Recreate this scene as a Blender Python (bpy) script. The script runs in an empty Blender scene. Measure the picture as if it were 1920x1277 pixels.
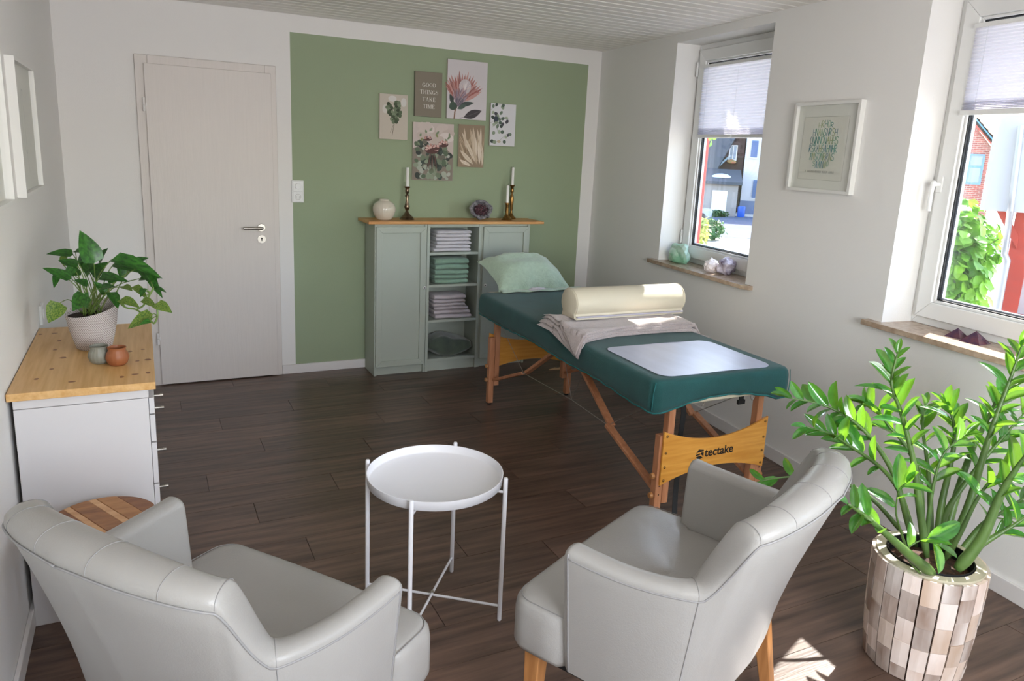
import bpy, bmesh, math, random
from mathutils import Vector, Matrix, Quaternion, noise
random.seed(7)
C = bpy.context.scene.collection
scene = bpy.context.scene
PI = math.pi

# ------------------------------------------------------------------ camera, world, sun, exposure
cam_d = bpy.data.cameras.new('camera'); cam = bpy.data.objects.new('camera', cam_d); C.objects.link(cam)
_w = Vector((0.43976579, 0.87134214, -0.21764405)); _r = Vector((0.89635859, -0.4409619, 0.04575894))
_u = Vector((0.05610104, 0.21521033, 0.97495497))
cam.matrix_world = Matrix(((_r.x, _u.x, -_w.x, 0), (_r.y, _u.y, -_w.y, 0), (_r.z, _u.z, -_w.z, 1.5768), (0, 0, 0, 1)))
cam_d.sensor_width = 36; cam_d.lens = 1384.8827 * 36 / 1920; cam_d.shift_y = -(638.5 - 594.3254) / 1920
cam_d.clip_start = 0.02; cam_d.clip_end = 300
scene.camera = cam

SUN_DIR = Vector((1.0, 0.40, 0.95)).normalized()      # towards the sun
world = bpy.data.worlds.new('world'); scene.world = world; world.use_nodes = True
wn = world.node_tree.nodes; wl = world.node_tree.links
sky = wn.new('ShaderNodeTexSky'); sky.sky_type = 'NISHITA'; sky.sun_disc = False
sky.sun_elevation = math.asin(SUN_DIR.z); sky.sun_rotation = math.atan2(SUN_DIR.x, SUN_DIR.y)
wb = wn.new('ShaderNodeMix'); wb.data_type = 'RGBA'; wb.blend_type = 'MULTIPLY'; wb.inputs[0].default_value = 1; wb.inputs[7].default_value = (1.0, 0.965, 0.925, 1)
wl.new(sky.outputs[0], wb.inputs[6]); wl.new(wb.outputs[2], wn['Background'].inputs[0]); wn['Background'].inputs[1].default_value = 0.72
sd = bpy.data.lights.new('sun', 'SUN'); sd.energy = 9.0; sd.angle = 0.009; sd.color = (1.0, 0.95, 0.87)
sun = bpy.data.objects.new('sun', sd); C.objects.link(sun); sun.rotation_euler = SUN_DIR.to_track_quat('Z', 'Y').to_euler()
sun.location = (12, 6, 12)

def area(name, loc, direction, sx, sy, power, color=(1, 1, 1)):
    d = bpy.data.lights.new(name, 'AREA'); d.shape = 'RECTANGLE'; d.size = sx; d.size_y = sy; d.energy = power; d.color = color
    o = bpy.data.objects.new(name, d); C.objects.link(o); o.location = loc
    o.rotation_euler = Vector(direction).to_track_quat('-Z', 'Y').to_euler()
    return o
# daylight coming in through the big window of the room's front wall, behind the photographer
area('window_daylight', (1.05, -1.02, 1.45), (0.12, 1, -0.12), 1.5, 1.15, 36, (0.98, 0.98, 1.0))
scene.view_settings.view_transform = 'Standard'; scene.view_settings.look = 'None'
scene.view_settings.exposure = 1.12; scene.view_settings.gamma = 1; scene.view_settings.use_curve_mapping = False

# ------------------------------------------------------------------ materials
def lin(c):
    return c / 12.92 if c <= 0.04045 else ((c + 0.055) / 1.055) ** 2.4
def rgb(h):
    return tuple(lin(int(h[i:i + 2], 16) / 255) for i in (0, 2, 4)) + (1,)
MATS = {}
def mat(name, col, rough=0.6, metal=0.0, var=0.0, vscale=8.0, bump=0.0, bscale=60.0, stretch=(1, 1, 1), col2=None,
        trans=0.0, spec=0.5, rand=0.0, coat=0.0, tcol=None, sheen=0.0, detail=4.0):
    if name in MATS: return MATS[name]
    m = bpy.data.materials.new(name); m.use_nodes = True; MATS[name] = m
    nt = m.node_tree; n = nt.nodes; l = nt.links; b = n['Principled BSDF']
    c1 = rgb(col); b.inputs['Base Color'].default_value = c1; b.inputs['Roughness'].default_value = rough
    b.inputs['Metallic'].default_value = metal; b.inputs['Specular IOR Level'].default_value = spec
    b.inputs['Coat Weight'].default_value = coat
    if sheen: b.inputs['Sheen Weight'].default_value = sheen; b.inputs['Sheen Roughness'].default_value = 0.5
    tc = n.new('ShaderNodeTexCoord'); mp = n.new('ShaderNodeMapping'); mp.inputs['Scale'].default_value = stretch
    l.new(tc.outputs['Object'], mp.inputs['Vector']); src = mp.outputs[0]
    oi = None
    if rand:
        oi = n.new('ShaderNodeObjectInfo'); va = n.new('ShaderNodeVectorMath'); va.operation = 'MULTIPLY_ADD'
        cb = n.new('ShaderNodeCombineXYZ'); [l.new(oi.outputs['Random'], cb.inputs[i]) for i in range(3)]
        va.inputs[1].default_value = (37.0, 53.0, 29.0); l.new(cb.outputs[0], va.inputs[0]); l.new(mp.outputs[0], va.inputs[2]); src = va.outputs[0]
    out = None
    if var or col2:
        nz = n.new('ShaderNodeTexNoise'); nz.inputs['Scale'].default_value = vscale; nz.inputs['Detail'].default_value = detail
        l.new(src, nz.inputs['Vector'])
        cr = n.new('ShaderNodeValToRGB'); cr.color_ramp.elements[0].position = 0.33; cr.color_ramp.elements[1].position = 0.68
        c2 = rgb(col2) if col2 else tuple(x * (1 - var) for x in c1[:3]) + (1,)
        cr.color_ramp.elements[0].color = c2; cr.color_ramp.elements[1].color = c1
        l.new(nz.outputs[0], cr.inputs[0]); out = cr.outputs[0]
    if rand:
        hs = n.new('ShaderNodeHueSaturation'); mr = n.new('ShaderNodeMapRange'); mr.inputs[3].default_value = 1 - rand; mr.inputs[4].default_value = 1 + rand
        l.new(oi.outputs['Random'], mr.inputs[0]); l.new(mr.outputs[0], hs.inputs['Value'])
        if out: l.new(out, hs.inputs['Color'])
        else: hs.inputs['Color'].default_value = c1
        out = hs.outputs[0]
    if out: l.new(out, b.inputs['Base Color'])
    if bump:
        nb = n.new('ShaderNodeTexNoise'); nb.inputs['Scale'].default_value = bscale; nb.inputs['Detail'].default_value = 3
        l.new(src, nb.inputs['Vector']); bp = n.new('ShaderNodeBump'); bp.inputs['Strength'].default_value = bump; bp.inputs['Distance'].default_value = 0.004
        l.new(nb.outputs[0], bp.inputs['Height']); l.new(bp.outputs[0], b.inputs['Normal'])
    if trans:
        t = n.new('ShaderNodeBsdfTranslucent'); mx = n.new('ShaderNodeMixShader'); mx.inputs[0].default_value = trans
        if tcol: t.inputs['Color'].default_value = rgb(tcol)
        elif out: l.new(out, t.inputs['Color'])
        else: t.inputs['Color'].default_value = c1
        l.new(b.outputs[0], mx.inputs[1]); l.new(t.outputs[0], mx.inputs[2]); l.new(mx.outputs[0], n['Material Output'].inputs['Surface'])
    return m
def glassmat(name, tint=(1, 1, 1, 1), gl=0.07):
    m = bpy.data.materials.new(name); m.use_nodes = True; n = m.node_tree.nodes; l = m.node_tree.links
    t = n.new('ShaderNodeBsdfTransparent'); t.inputs[0].default_value = tint; g = n.new('ShaderNodeBsdfGlossy'); g.inputs['Roughness'].default_value = 0.02
    mx = n.new('ShaderNodeMixShader'); mx.inputs[0].default_value = gl
    l.new(t.outputs[0], mx.inputs[1]); l.new(g.outputs[0], mx.inputs[2]); l.new(mx.outputs[0], n['Material Output'].inputs['Surface'])
    return m

WHITE = mat('wall_white', 'EAE8E5', 0.9, bump=0.15, bscale=180)
DOORW = mat('door_white', 'DDD5CF', 0.45, var=0.03, vscale=3, stretch=(30, 30, 1.2), bump=0.15, bscale=10)
TRIM = mat('trim_white', 'E2DEDC', 0.5)
CEIL = mat('ceiling_white', 'F0ECE6', 0.5, rand=0.02)
PVC = mat('pvc_white', 'E4E4E2', 0.3)
RUB = mat('black_rubber', '101216', 0.5)
GLASS = glassmat('window_glass')
STONE = mat('sill_stone', 'B9A48E', 0.25, col2='9C8570', vscale=30, detail=6)
BLIND = mat('blind_fabric', 'DDDBE2', 0.8, trans=0.46)
FLOOR = mat('floor_vinyl', '725A4D', 0.34, col2='4A3A31', vscale=5, stretch=(0.5, 7, 1), rand=0.16, bump=0.12, bscale=16, detail=8)
STEEL = mat('brushed_steel', 'B3AEA6', 0.3, 1.0)
BRASS = mat('aged_brass', '9A7443', 0.28, 1.0, var=0.35, vscale=40)
BRONZE = mat('tarnished_silver', '8C7A66', 0.28, 1.0, var=0.45, vscale=40)
SAGE = mat('sage_paint', 'AEB5A9', 0.5, bump=0.05, bscale=100)
PINE = mat('pine_wood', 'D9A96E', 0.45, col2='C48B4E', vscale=4, stretch=(0.9, 14, 14), bump=0.05, bscale=20, detail=5)
PINEY = mat('pine_wood_commode', 'DDB37A', 0.4, col2='C99A5C', vscale=4, stretch=(14, 0.9, 14), bump=0.05, bscale=20, detail=5)
KNOT = mat('pine_knot', '8A5A38', 0.45)
MELA = mat('white_laminate', 'D5D2D2', 0.4)
LEATHER = mat('cream_leather', '9B9995', 0.38, bump=0.12, bscale=260, var=0.04, vscale=5)
SEAMM = mat('leather_seam', '888786', 0.6)
PIPE = mat('leather_piping', '8C8B8B', 0.5)
OAKLEG = mat('leg_wood', 'B98350', 0.4, col2='A06C3E', vscale=5, stretch=(12, 12, 1))
BEECH = mat('beech_wood', 'C38A66', 0.4, col2='AE7450', vscale=6, stretch=(8, 8, 1.2))
PANEL = mat('veneer_board', 'E0A24A', 0.35, col2='CE8C36', vscale=4, stretch=(1.2, 8, 16), detail=6)
TEAL = mat('teal_fabric', '17504E', 0.9, var=0.2, vscale=9, bump=0.3, bscale=300, sheen=0.15)
CREAMV = mat('cream_vinyl', 'DCD3BC', 0.5, bump=0.05, bscale=150)
TAUPE = mat('taupe_fleece', 'BFB1AE', 0.95, var=0.12, vscale=60, bump=1.0, bscale=130, sheen=0.5)
SHEETM = mat('sky_sheen_vinyl', 'C0C7DC', 0.36, var=0.12, vscale=4, stretch=(3, 1, 1), spec=0.6)  # pale blue sky reflection and streaky sheen painted into the colour
MINT = mat('mint_towel', 'B3C8B1', 0.95, var=0.1, vscale=50, bump=1.0, bscale=110, sheen=0.4)
BLACKM = mat('black_webbing', '101012', 0.6)
WHITEM = mat('white_metal', 'E3E3E6', 0.35)
LEAF1 = mat('pothos_leaf', '3E7A2A', 0.3, col2='1F4A1C', vscale=7, trans=0.25, rand=0.25)
LEAF1V = mat('variegated_leaf', '8FA548', 0.3, col2='2A5E22', vscale=16, trans=0.25, rand=0.15)
STEMG = mat('green_stem', '6E8A40', 0.45)
LEAF2 = mat('glossy_leaf', '3E8436', 0.16, col2='1B5A2C', vscale=4, trans=0.28, rand=0.4, coat=0.9, tcol='A6E640')  # dark second tone and random values paint shaded and lit leaves
STEMZ = mat('zz_stem', '5C7A3C', 0.4, col2='45612F', vscale=14)

# ------------------------------------------------------------------ mesh builder
class MB:
    def __init__(s): s.v = []; s.f = []; s.mi = []; s.cur = 0
    def add(s, vs, fs):
        o = len(s.v); s.v += [tuple(p) for p in vs]; s.f += [tuple(i + o for i in f) for f in fs]; s.mi += [s.cur] * len(fs); return s
    def box(s, a, b):
        x0, y0, z0 = a; x1, y1, z1 = b
        return s.add([(x0, y0, z0), (x1, y0, z0), (x1, y1, z0), (x0, y1, z0), (x0, y0, z1), (x1, y0, z1), (x1, y1, z1), (x0, y1, z1)],
                     [(0, 3, 2, 1), (4, 5, 6, 7), (0, 1, 5, 4), (1, 2, 6, 5), (2, 3, 7, 6), (3, 0, 4, 7)])
    def bar(s, p0, p1, w, h, up=(0, 0, 1)):
        p0 = Vector(p0); p1 = Vector(p1); d = (p1 - p0).normalized(); x = d.cross(Vector(up))
        if x.length < 1e-4: x = Vector((1, 0, 0))
        x.normalize(); y = x.cross(d).normalized(); x *= w / 2; y *= h / 2
        vs = [p + a * x + b * y for p in (p0, p1) for a, b in ((-1, -1), (1, -1), (1, 1), (-1, 1))]
        return s.add(vs, [(0, 1, 2, 3), (7, 6, 5, 4), (0, 4, 5, 1), (1, 5, 6, 2), (2, 6, 7, 3), (3, 7, 4, 0)])
    def rings(s, rs, cap0=True, cap1=True, closed=True):
        n = len(rs[0]); vs = [p for r in rs for p in r]; fs = []
        for k in range(len(rs) - 1):
            for i in range(n if closed else n - 1):
                j = (i + 1) % n; fs.append((k * n + i, k * n + j, (k + 1) * n + j, (k + 1) * n + i))
        if cap0: fs.append(tuple(range(n - 1, -1, -1)))
        if cap1: fs.append(tuple((len(rs) - 1) * n + i for i in range(n)))
        return s.add(vs, fs)
    def tube(s, pts, r, n=8, caps=True):
        pts = [Vector(p) for p in pts]; k = len(pts); rr = r if isinstance(r, (list, tuple)) else [r] * k
        rs = []; nrm = None
        for i, p in enumerate(pts):
            d = (pts[min(i + 1, k - 1)] - pts[max(i - 1, 0)]).normalized()
            if nrm is None: nrm = d.orthogonal().normalized()
            nrm = (nrm - d * nrm.dot(d)).normalized(); b = d.cross(nrm)
            rs.append([p + rr[i] * (math.cos(a) * nrm + math.sin(a) * b) for a in [2 * PI * j / n for j in range(n)]])
        return s.rings(rs, caps, caps)
    def cyl(s, p0, p1, r, r1=None, n=16): return s.tube([p0, p1], [r, r if r1 is None else r1], n)
    def lathe(s, prof, c=(0, 0, 0), n=32, cap0=True, cap1=True, fn=None):
        rs = []
        for r, z in prof:
            ring = []
            for j in range(n):
                a = 2 * PI * j / n; q = r * (fn(a, z) if fn else 1)
                ring.append((c[0] + q * math.cos(a), c[1] + q * math.sin(a), c[2] + z))
            rs.append(ring)
        return s.rings(rs, cap0, cap1)
    def prism(s, poly, fn, t0, t1):      # poly 2D, fn(a,b,t) -> 3D
        n = len(poly); vs = [fn(a, b, t0) for a, b in poly] + [fn(a, b, t1) for a, b in poly]
        return s.add(vs, [tuple(range(n - 1, -1, -1)), tuple(range(n, 2 * n))] + [(i, (i + 1) % n, n + (i + 1) % n, n + i) for i in range(n)])

def mesh(mb, name, mats, smooth=False, M=None):
    me = bpy.data.meshes.new(name); vs = mb.v
    if M is not None: vs = [tuple(M @ Vector(v)) for v in vs]
    me.from_pydata(vs, [], mb.f)
    for m in (mats if isinstance(mats, (list, tuple)) else [mats]): me.materials.append(m)
    if isinstance(mats, (list, tuple)) and len(mats) > 1: me.polygons.foreach_set('material_index', mb.mi)
    bm = bmesh.new(); bm.from_mesh(me); bmesh.ops.recalc_face_normals(bm, faces=bm.faces); bm.to_mesh(me); bm.free()
    if smooth:
        me.polygons.foreach_set('use_smooth', [True] * len(me.polygons))
        if smooth is not True:
            try: me.set_sharp_from_angle(angle=math.radians(smooth))
            except Exception: pass
    me.update(); return me
def obj(name, mb, mats, parent=None, smooth=False, bevel=0, M=None, label=None, seg=2, loc=None):
    me = mb if isinstance(mb, bpy.types.Mesh) else mesh(mb, name, mats, smooth, M)
    o = bpy.data.objects.new(name, me); C.objects.link(o)
    if parent is not None: o.parent = parent
    if loc is not None: o.location = loc
    if bevel:
        b = o.modifiers.new('bevel', 'BEVEL'); b.width = bevel; b.segments = seg; b.limit_method = 'ANGLE'; b.angle_limit = math.radians(40)
        if not smooth: me.polygons.foreach_set('use_smooth', [True] * len(me.polygons)); b.harden_normals = True
    if label: o['label'] = label
    return o
def tag(o, label, cat, group=None):
    o['label'] = label; o['category'] = cat
    if group: o['group'] = group
    return o
def thing(name, label, cat, loc=(0, 0, 0), rz=0, group=None, M=None):
    o = bpy.data.objects.new(name, None); C.objects.link(o); o.empty_display_size = 0.1
    if M is not None: o.matrix_world = M
    else: o.location = loc; o.rotation_euler = (0, 0, rz)
    return tag(o, label, cat, group)
def struct(o): o['kind'] = 'structure'; return o
def base(mb):            # recenters a single mesh thing on its base, returns loc
    xs = [v[0] for v in mb.v]; ys = [v[1] for v in mb.v]; zs = [v[2] for v in mb.v]
    c = ((min(xs) + max(xs)) / 2, (min(ys) + max(ys)) / 2, min(zs)); mb.v = [(x - c[0], y - c[1], z - c[2]) for x, y, z in mb.v]; return c
def spline(pts, n):
    P = [Vector(p) for p in pts]; k = len(P) - 1; out = []
    for i in range(n + 1):
        t = i / n * k; a = min(int(t), k - 1); f = t - a
        p0 = P[max(a - 1, 0)]; p1 = P[a]; p2 = P[a + 1]; p3 = P[min(a + 2, k)]
        out.append(0.5 * ((2 * p1) + (p2 - p0) * f + (2 * p0 - 5 * p1 + 4 * p2 - p3) * f * f + (3 * p1 - p0 - 3 * p2 + p3) * f ** 3))
    return out

D = 5.0931; R = 3.2411; H = 2.3625; LX = -0.402; FY = -1.1
AZ = math.atan2(-0.99538, -0.09596)
def MW(s=0, n=0, z=0):   # frame of the slanting window wall: x along the wall towards the camera, y outward
    M = Matrix.Translation((R, D, 0)) @ Matrix.Rotation(AZ, 4, 'Z'); return M @ Matrix.Translation((s, n, z))

# ------------------------------------------------------------------ room shell
fl = MB(); fl.box((LX - 0.3, FY - 0.3, -0.12), (R + 0.3, D + 0.3, -0.004))
floor = struct(obj('floor', fl, mat('floor_joint', '46372E', 0.8)))
pm_ = MB(); pm_.box((-0.613, -0.0945, -0.004), (0.613, 0.0945, 0.0))
pmesh = mesh(pm_, 'plank', [FLOOR])
row = 0; y = D - 0.0945
while y > -1.2:
    off = [0.35, 0.93, 0.05, 0.64, 0.2, 1.1][row % 6] + random.uniform(-.06, .06); x = LX - 1.3 + off
    while x < R + 0.5:
        xe = R - 0.09596 * (D - y) + 0.1
        if x - 0.613 < xe and x + 0.613 > LX - 0.05:
            w0 = max(x - 0.613, LX - 0.04); w1 = min(x + 0.613, xe)
            if w1 - w0 > 0.02:
                o = bpy.data.objects.new('plank', pmesh); C.objects.link(o); o.parent = floor
                o.location = ((w0 + w1) / 2, y, random.uniform(0, 0.0003)); o.scale = ((w1 - w0) / 1.226 * 0.9992, 0.997, 1)
        x += 1.228
    y -= 0.19; row += 1

def wallmat(name, green):
    m = bpy.data.materials.new(name); m.use_nodes = True; n = m.node_tree.nodes; l = m.node_tree.links; b = n['Principled BSDF']
    b.inputs['Roughness'].default_value = 0.9
    tc = n.new('ShaderNodeTexCoord'); sp = n.new('ShaderNodeSeparateXYZ'); l.new(tc.outputs['Object'], sp.inputs[0])
    def cmp(sock, v, op):
        q = n.new('ShaderNodeMath'); q.operation = op; l.new(sock, q.inputs[0]); q.inputs[1].default_value = v; return q.outputs[0]
    def mul(a, c):
        q = n.new('ShaderNodeMath'); q.operation = 'MULTIPLY'; l.new(a, q.inputs[0]); l.new(c, q.inputs[1]); return q.outputs[0]
    f = mul(mul(cmp(sp.outputs[0], 0.8975, 'GREATER_THAN'), cmp(sp.outputs[0], 3.1265, 'LESS_THAN')), mul(cmp(sp.outputs[2], 2.2556, 'LESS_THAN'), cmp(sp.outputs[1], D + 0.01, 'LESS_THAN')))
    mx = n.new('ShaderNodeMix'); mx.data_type = 'RGBA'; mx.inputs[6].default_value = rgb('EAE7E4'); mx.inputs[7].default_value = rgb('9AA78A')
    l.new(f, mx.inputs[0]); l.new(mx.outputs[2], b.inputs['Base Color'])
    nb = n.new('ShaderNodeTexNoise'); nb.inputs['Scale'].default_value = 170; l.new(tc.outputs['Object'], nb.inputs['Vector'])
    bp = n.new('ShaderNodeBump'); bp.inputs['Strength'].default_value = 0.15; bp.inputs['Distance'].default_value = 0.003; l.new(nb.outputs[0], bp.inputs['Height']); l.new(bp.outputs[0], b.inputs['Normal'])
    return m
b = MB(); b.box((LX - 0.3, D, -0.1), (R + 0.35, D + 0.25, H + 0.15)); struct(obj('wall_back', b, wallmat('wall_back_paint', True)))
b = MB(); b.box((LX - 0.25, FY - 0.25, -0.1), (LX, D, H + 0.15)); struct(obj('wall_left', b, WHITE))
b = MB()                 # front wall behind the photographer, with a wide window opening
b.box((LX - 0.25, FY - 0.25, -0.1), (R, FY, 0.85)); b.box((LX - 0.25, FY - 0.25, 2.1), (R, FY, H + 0.15))
b.box((LX - 0.25, FY - 0.25, 0.85), (0.25, FY, 2.1)); b.box((1.85, FY - 0.25, 0.85), (R, FY, 2.1))
struct(obj('wall_front', b, WHITE))
# right wall (window wall)
WINS = [(1.053, 1.982), (2.943, 3.876), (4.92, 5.85)]; ZS, ZT = 0.905, 2.31; WT = 0.27
b = MB(); sE = 6.5; e = 0
b.box((-0.05, 0, -0.1), (sE, WT, ZS - 0.02)); b.box((-0.05, 0, ZT), (sE, WT, H + 0.15))
prev = -0.05
for s0, s1 in WINS: b.box((prev, 0, ZS - 0.02), (s0, WT, ZT)); prev = s1
b.box((prev, 0, ZS - 0.02), (sE, WT, ZT))
wr = struct(obj('wall_right', b, WHITE)); wr.matrix_world = MW()
# ceiling boards
b = MB(); b.box((LX - 0.3, FY - 0.3, H + 0.012), (R + 0.4, D + 0.3, H + 0.16)); ceil = struct(obj('ceiling', b, mat('ceiling_gap', '8E877D', 0.8)))
cb = MB(); cw = 0.0885; w_ = R + 0.2 - LX
cb.add([(0, -cw / 2 + .004, 0), (w_, -cw / 2 + .004, 0), (w_, cw / 2 - .010, 0), (0, cw / 2 - .010, 0), (0, -cw / 2, .004), (w_, -cw / 2, .004), (w_, cw / 2 - .004, .003), (0, cw / 2 - .004, .003),
        (0, -cw / 2, .014), (w_, -cw / 2, .014), (w_, cw / 2 - .004, .014), (0, cw / 2 - .004, .014)],
       [(0, 1, 2, 3), (0, 4, 5, 1), (3, 2, 6, 7), (4, 8, 9, 5), (7, 6, 10, 11)])
cbm = mesh(cb, 'ceiling_board', [CEIL])
y = D - cw / 2
while y > FY:
    o = bpy.data.objects.new('ceiling_board', cbm); C.objects.link(o); o.parent = ceil; o.location = (LX - 0.02, y, H - random.uniform(0, .0008)); y -= cw
# baseboards
b = MB(); b.box((0.806, D - 0.014, 0), (R - 0.012, D, 0.064)); struct(obj('baseboard_back', b, TRIM, bevel=.003))
b = MB(); b.box((0.01, -0.014, 0), (6.3, 0, 0.07)); o = struct(obj('baseboard_right', b, TRIM, bevel=.003)); o.matrix_world = MW()
b = MB(); b.box((LX, FY, 0), (LX + 0.014, D, 0.064)); struct(obj('baseboard_left', b, TRIM, bevel=.003))

# windows -----------------------------------------------------------
def frame_mb(s0, s1, z0, z1, w, n0, n1, b=None):
    b = b or MB()
    def P4(a, c, d, e_, ins):  # ring of a rectangular mitred frame
        return [(a + ins, d + ins), (c - ins, d + ins), (c - ins, e_ - ins), (a + ins, e_ - ins)]
    o = P4(s0, s1, z0, z1, 0); i = P4(s0, s1, z0, z1, w)
    for k in range(4):
        j = (k + 1) % 4; q = [o[k], o[j], i[j], i[k]]
        b.add([(x, n0, z) for x, z in q] + [(x, n1, z) for x, z in q], [(0, 1, 2, 3), (7, 6, 5, 4), (0, 4, 5, 1), (1, 5, 6, 2), (2, 6, 7, 3), (3, 7, 4, 0)])
    return b
def window(idx, s0, s1, handle_s, hinge_s, blind_z, label):
    w = bpy.data.objects.new('window_%d' % idx, None); C.objects.link(w); w.matrix_world = MW(s0, 0, ZS); w['kind'] = 'structure'; w['label'] = label; w.empty_display_size = .1
    W = s1 - s0; Ht = ZT - ZS
    obj('window_frame', frame_mb(0, W, 0, Ht, 0.055, 0.175, 0.245), PVC, w, bevel=.003)
    sash = obj('sash', frame_mb(0.032, W - 0.032, 0.035, Ht - 0.035, 0.072, 0.155, 0.225), PVC, w, bevel=.004)
    obj('glazing_bead', frame_mb(0.104, W - 0.104, 0.107, Ht - 0.107, 0.012, 0.166, 0.215), PVC, sash, bevel=.003)
    obj('gasket', frame_mb(0.115, W - 0.115, 0.118, Ht - 0.118, 0.006, 0.174, 0.21), RUB, sash)
    obj('spacer', frame_mb(0.1205, W - 0.1205, 0.1235, Ht - 0.1235, 0.008, 0.188, 0.206), mat('spacer_grey', 'A4ABB8', 0.3, 0.6), sash)
    for nn in (0.184, 0.208):
        b = MB(); b.box((0.112, nn, 0.115), (W - 0.112, nn + .003, Ht - 0.115)); obj('pane', b, GLASS, sash)
    # sill
    b = MB(); b.add([(-0.075, -0.045, -.024), (W + .04, -0.045, -.024), (W + .07, -.02, -.024), (W + .07, 0, -.024), (W, 0, -.024), (W, .18, -.024), (0, .18, -.024), (0, 0, -.024), (-.075, 0, -.024),
                     (-0.075, -0.045, 0), (W + .04, -0.045, 0), (W + .07, -.02, 0), (W + .07, 0, 0), (W, 0, 0), (W, .18, 0), (0, .18, 0), (0, 0, 0), (-.075, 0, 0)],
                    [tuple(range(8, -1, -1)), tuple(range(9, 18))] + [(i, (i + 1) % 9, 9 + (i + 1) % 9, 9 + i) for i in range(9)])
    obj('window_sill', b, STONE, w, bevel=.002)
    b = MB(); b.box((-0.0, .25, -.05), (W, .33, -.03)); obj('outer_sill', b, mat('outer_sill_grey', 'B8BCC0', 0.4, 0.6), w)
    # handle
    hz = 1.525 - ZS; hs = handle_s
    b = MB(); b.box((hs - .014, .147, hz - .035), (hs + .014, .156, hz + .035)); b.cyl((hs, .15, hz), (hs, .115, hz), .009, n=12)
    obj('handle_plate', b, PVC, w, bevel=.003)
    b = MB(); b.tube([(hs, .118, hz + .012), (hs, .112, hz), (hs, .108, hz - .03), (hs, .11, hz - .115)], [.009, .011, .0095, .009], 10); obj('handle', b, PVC, w, smooth=50)
    for z in (0.12, Ht - .2):
        b = MB(); b.cyl((hinge_s, .150, z), (hinge_s, .150, z + .09), .008, n=10); obj('hinge', b, PVC, w, smooth=50)
    # pleated blind
    bl = thing('pleated_blind', BLABEL[idx], 'blind', M=MW(s0, 0, ZS))
    x0 = 0.098; x1 = W - 0.098; zt = Ht - 0.135; zb = blind_z - ZS; n0 = 0.150
    b = MB(); b.box((x0, n0 - .012, zt - .018), (x1, n0 + .012, zt)); obj('top_rail', b, PVC, bl, bevel=.002)
    b = MB(); b.box((x0, n0 - .012, zb - .012), (x1, n0 + .012, zb + .008)); obj('bottom_rail', b, PVC, bl, bevel=.003)
    b = MB(); b.box(((x0 + x1) / 2 - .012, n0 - .022, zb - .008), ((x0 + x1) / 2 + .012, n0 - .010, zb)); obj('pull_tab', b, PVC, bl, bevel=.002)
    N = 22; top = zt - .018; bot = zb + .045; pts = []
    for i in range(N * 2 + 1):
        z = top - (top - bot) * i / (N * 2); pts.append((n0 + (.004 if i % 2 else -.004), z))
    for i in range(1, 13): pts.append((n0 + (.009 if i % 2 else -.009), bot - (bot - zb - .008) * i / 12))     # pleats bunched above the rail
    b = MB(); b.add([(x0 + .002, n, z) for n, z in pts] + [(x1 - .002, n, z) for n, z in pts], [(i, i + 1, len(pts) + i + 1, len(pts) + i) for i in range(len(pts) - 1)])
    obj('pleated_fabric', b, BLIND, bl)
    for x in (x0 + .06, (x0 + x1) / 2, x1 - .06): b = MB(); b.cyl((x, n0 - .006, zb), (x, n0 - .006, top), .0008, n=5); obj('cord', b, mat('cord_grey', 'C8C8CC', .6), bl)
    return w
BLABEL = {1: 'white pleated blind half lowered in the window nearer the green wall', 2: 'white pleated blind half lowered in the large window at the right edge of the photo', 3: 'white pleated blind in the window beside the photographer'}
window(1, 1.053, 1.982, 0.879, 0.026, 1.735, 'white window nearer the green wall')
window(2, 2.943, 3.876, 0.052, 0.9, 1.825, 'white window at the right edge with a white lever handle')
window(3, 4.92, 5.85, 0.052, 0.9, 1.9, 'white window beside the photographer')
fw = bpy.data.objects.new('window_4', None); C.objects.link(fw); fw.location = (0.25, FY - .1, 0.85); fw['kind'] = 'structure'; fw['label'] = 'window behind the photographer'
obj('window_frame', frame_mb(0, 1.6, 0, 1.25, 0.06, -.06, 0), PVC, fw, bevel=.003)
b = MB(); b.box((.77, -.05, .05), (.83, -.01, 1.2)); obj('mullion', b, PVC, fw)
b = MB(); b.box((.05, -.035, .05), (1.55, -.03, 1.2)); obj('pane', b, GLASS, fw)

# door ---------------------------------------------------------------
dr = bpy.data.objects.new('door_1', None); C.objects.link(dr); dr.location = (0.0, D, 0); dr['kind'] = 'structure'; dr['label'] = 'white wood grained door with steel lever'
b = MB(); b.box((0.001, -.018, 0), (0.07, 0, 2.039)); b.box((0.07, -.018, 1.978), (0.735, 0, 2.039)); b.box((0.735, -.018, 0), (0.8045, 0, 2.039)); obj('door_frame', b, DOORW, dr, bevel=.004)
b = MB(); b.box((0.049, -.034, 0.008), (0.772, -.018, 1.990)); lf = obj('door_leaf', b, DOORW, dr, bevel=.003)
for z in (1.715, 0.275):
    b = MB(); b.cyl((0.041, -.034, z), (0.041, -.034, z + .036), .0085, n=12); b.cyl((0.041, -.034, z + .038), (0.041, -.034, z + .078), .0085, n=12); b.box((.041, -.036, z + .03), (.056, -.03, z + .05)); obj('hinge', b, TRIM, dr, smooth=40)
b = MB(); b.cyl((.688, -.034, 1.020), (.688, -.043, 1.020), .026, n=28); obj('handle_rosette', b, STEEL, dr, smooth=40, bevel=.002)
b = MB(); b.tube([(.688, -.04, 1.020), (.688, -.078, 1.020), (.684, -.086, 1.020), (.672, -.088, 1.020), (.572, -.088, 1.020)], .0095, 12); obj('door_handle', b, STEEL, dr, smooth=40)
b = MB(); b.cyl((.688, -.034, .945), (.688, -.041, .945), .026, n=28); ro = obj('key_rosette', b, STEEL, dr, smooth=40)
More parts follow.
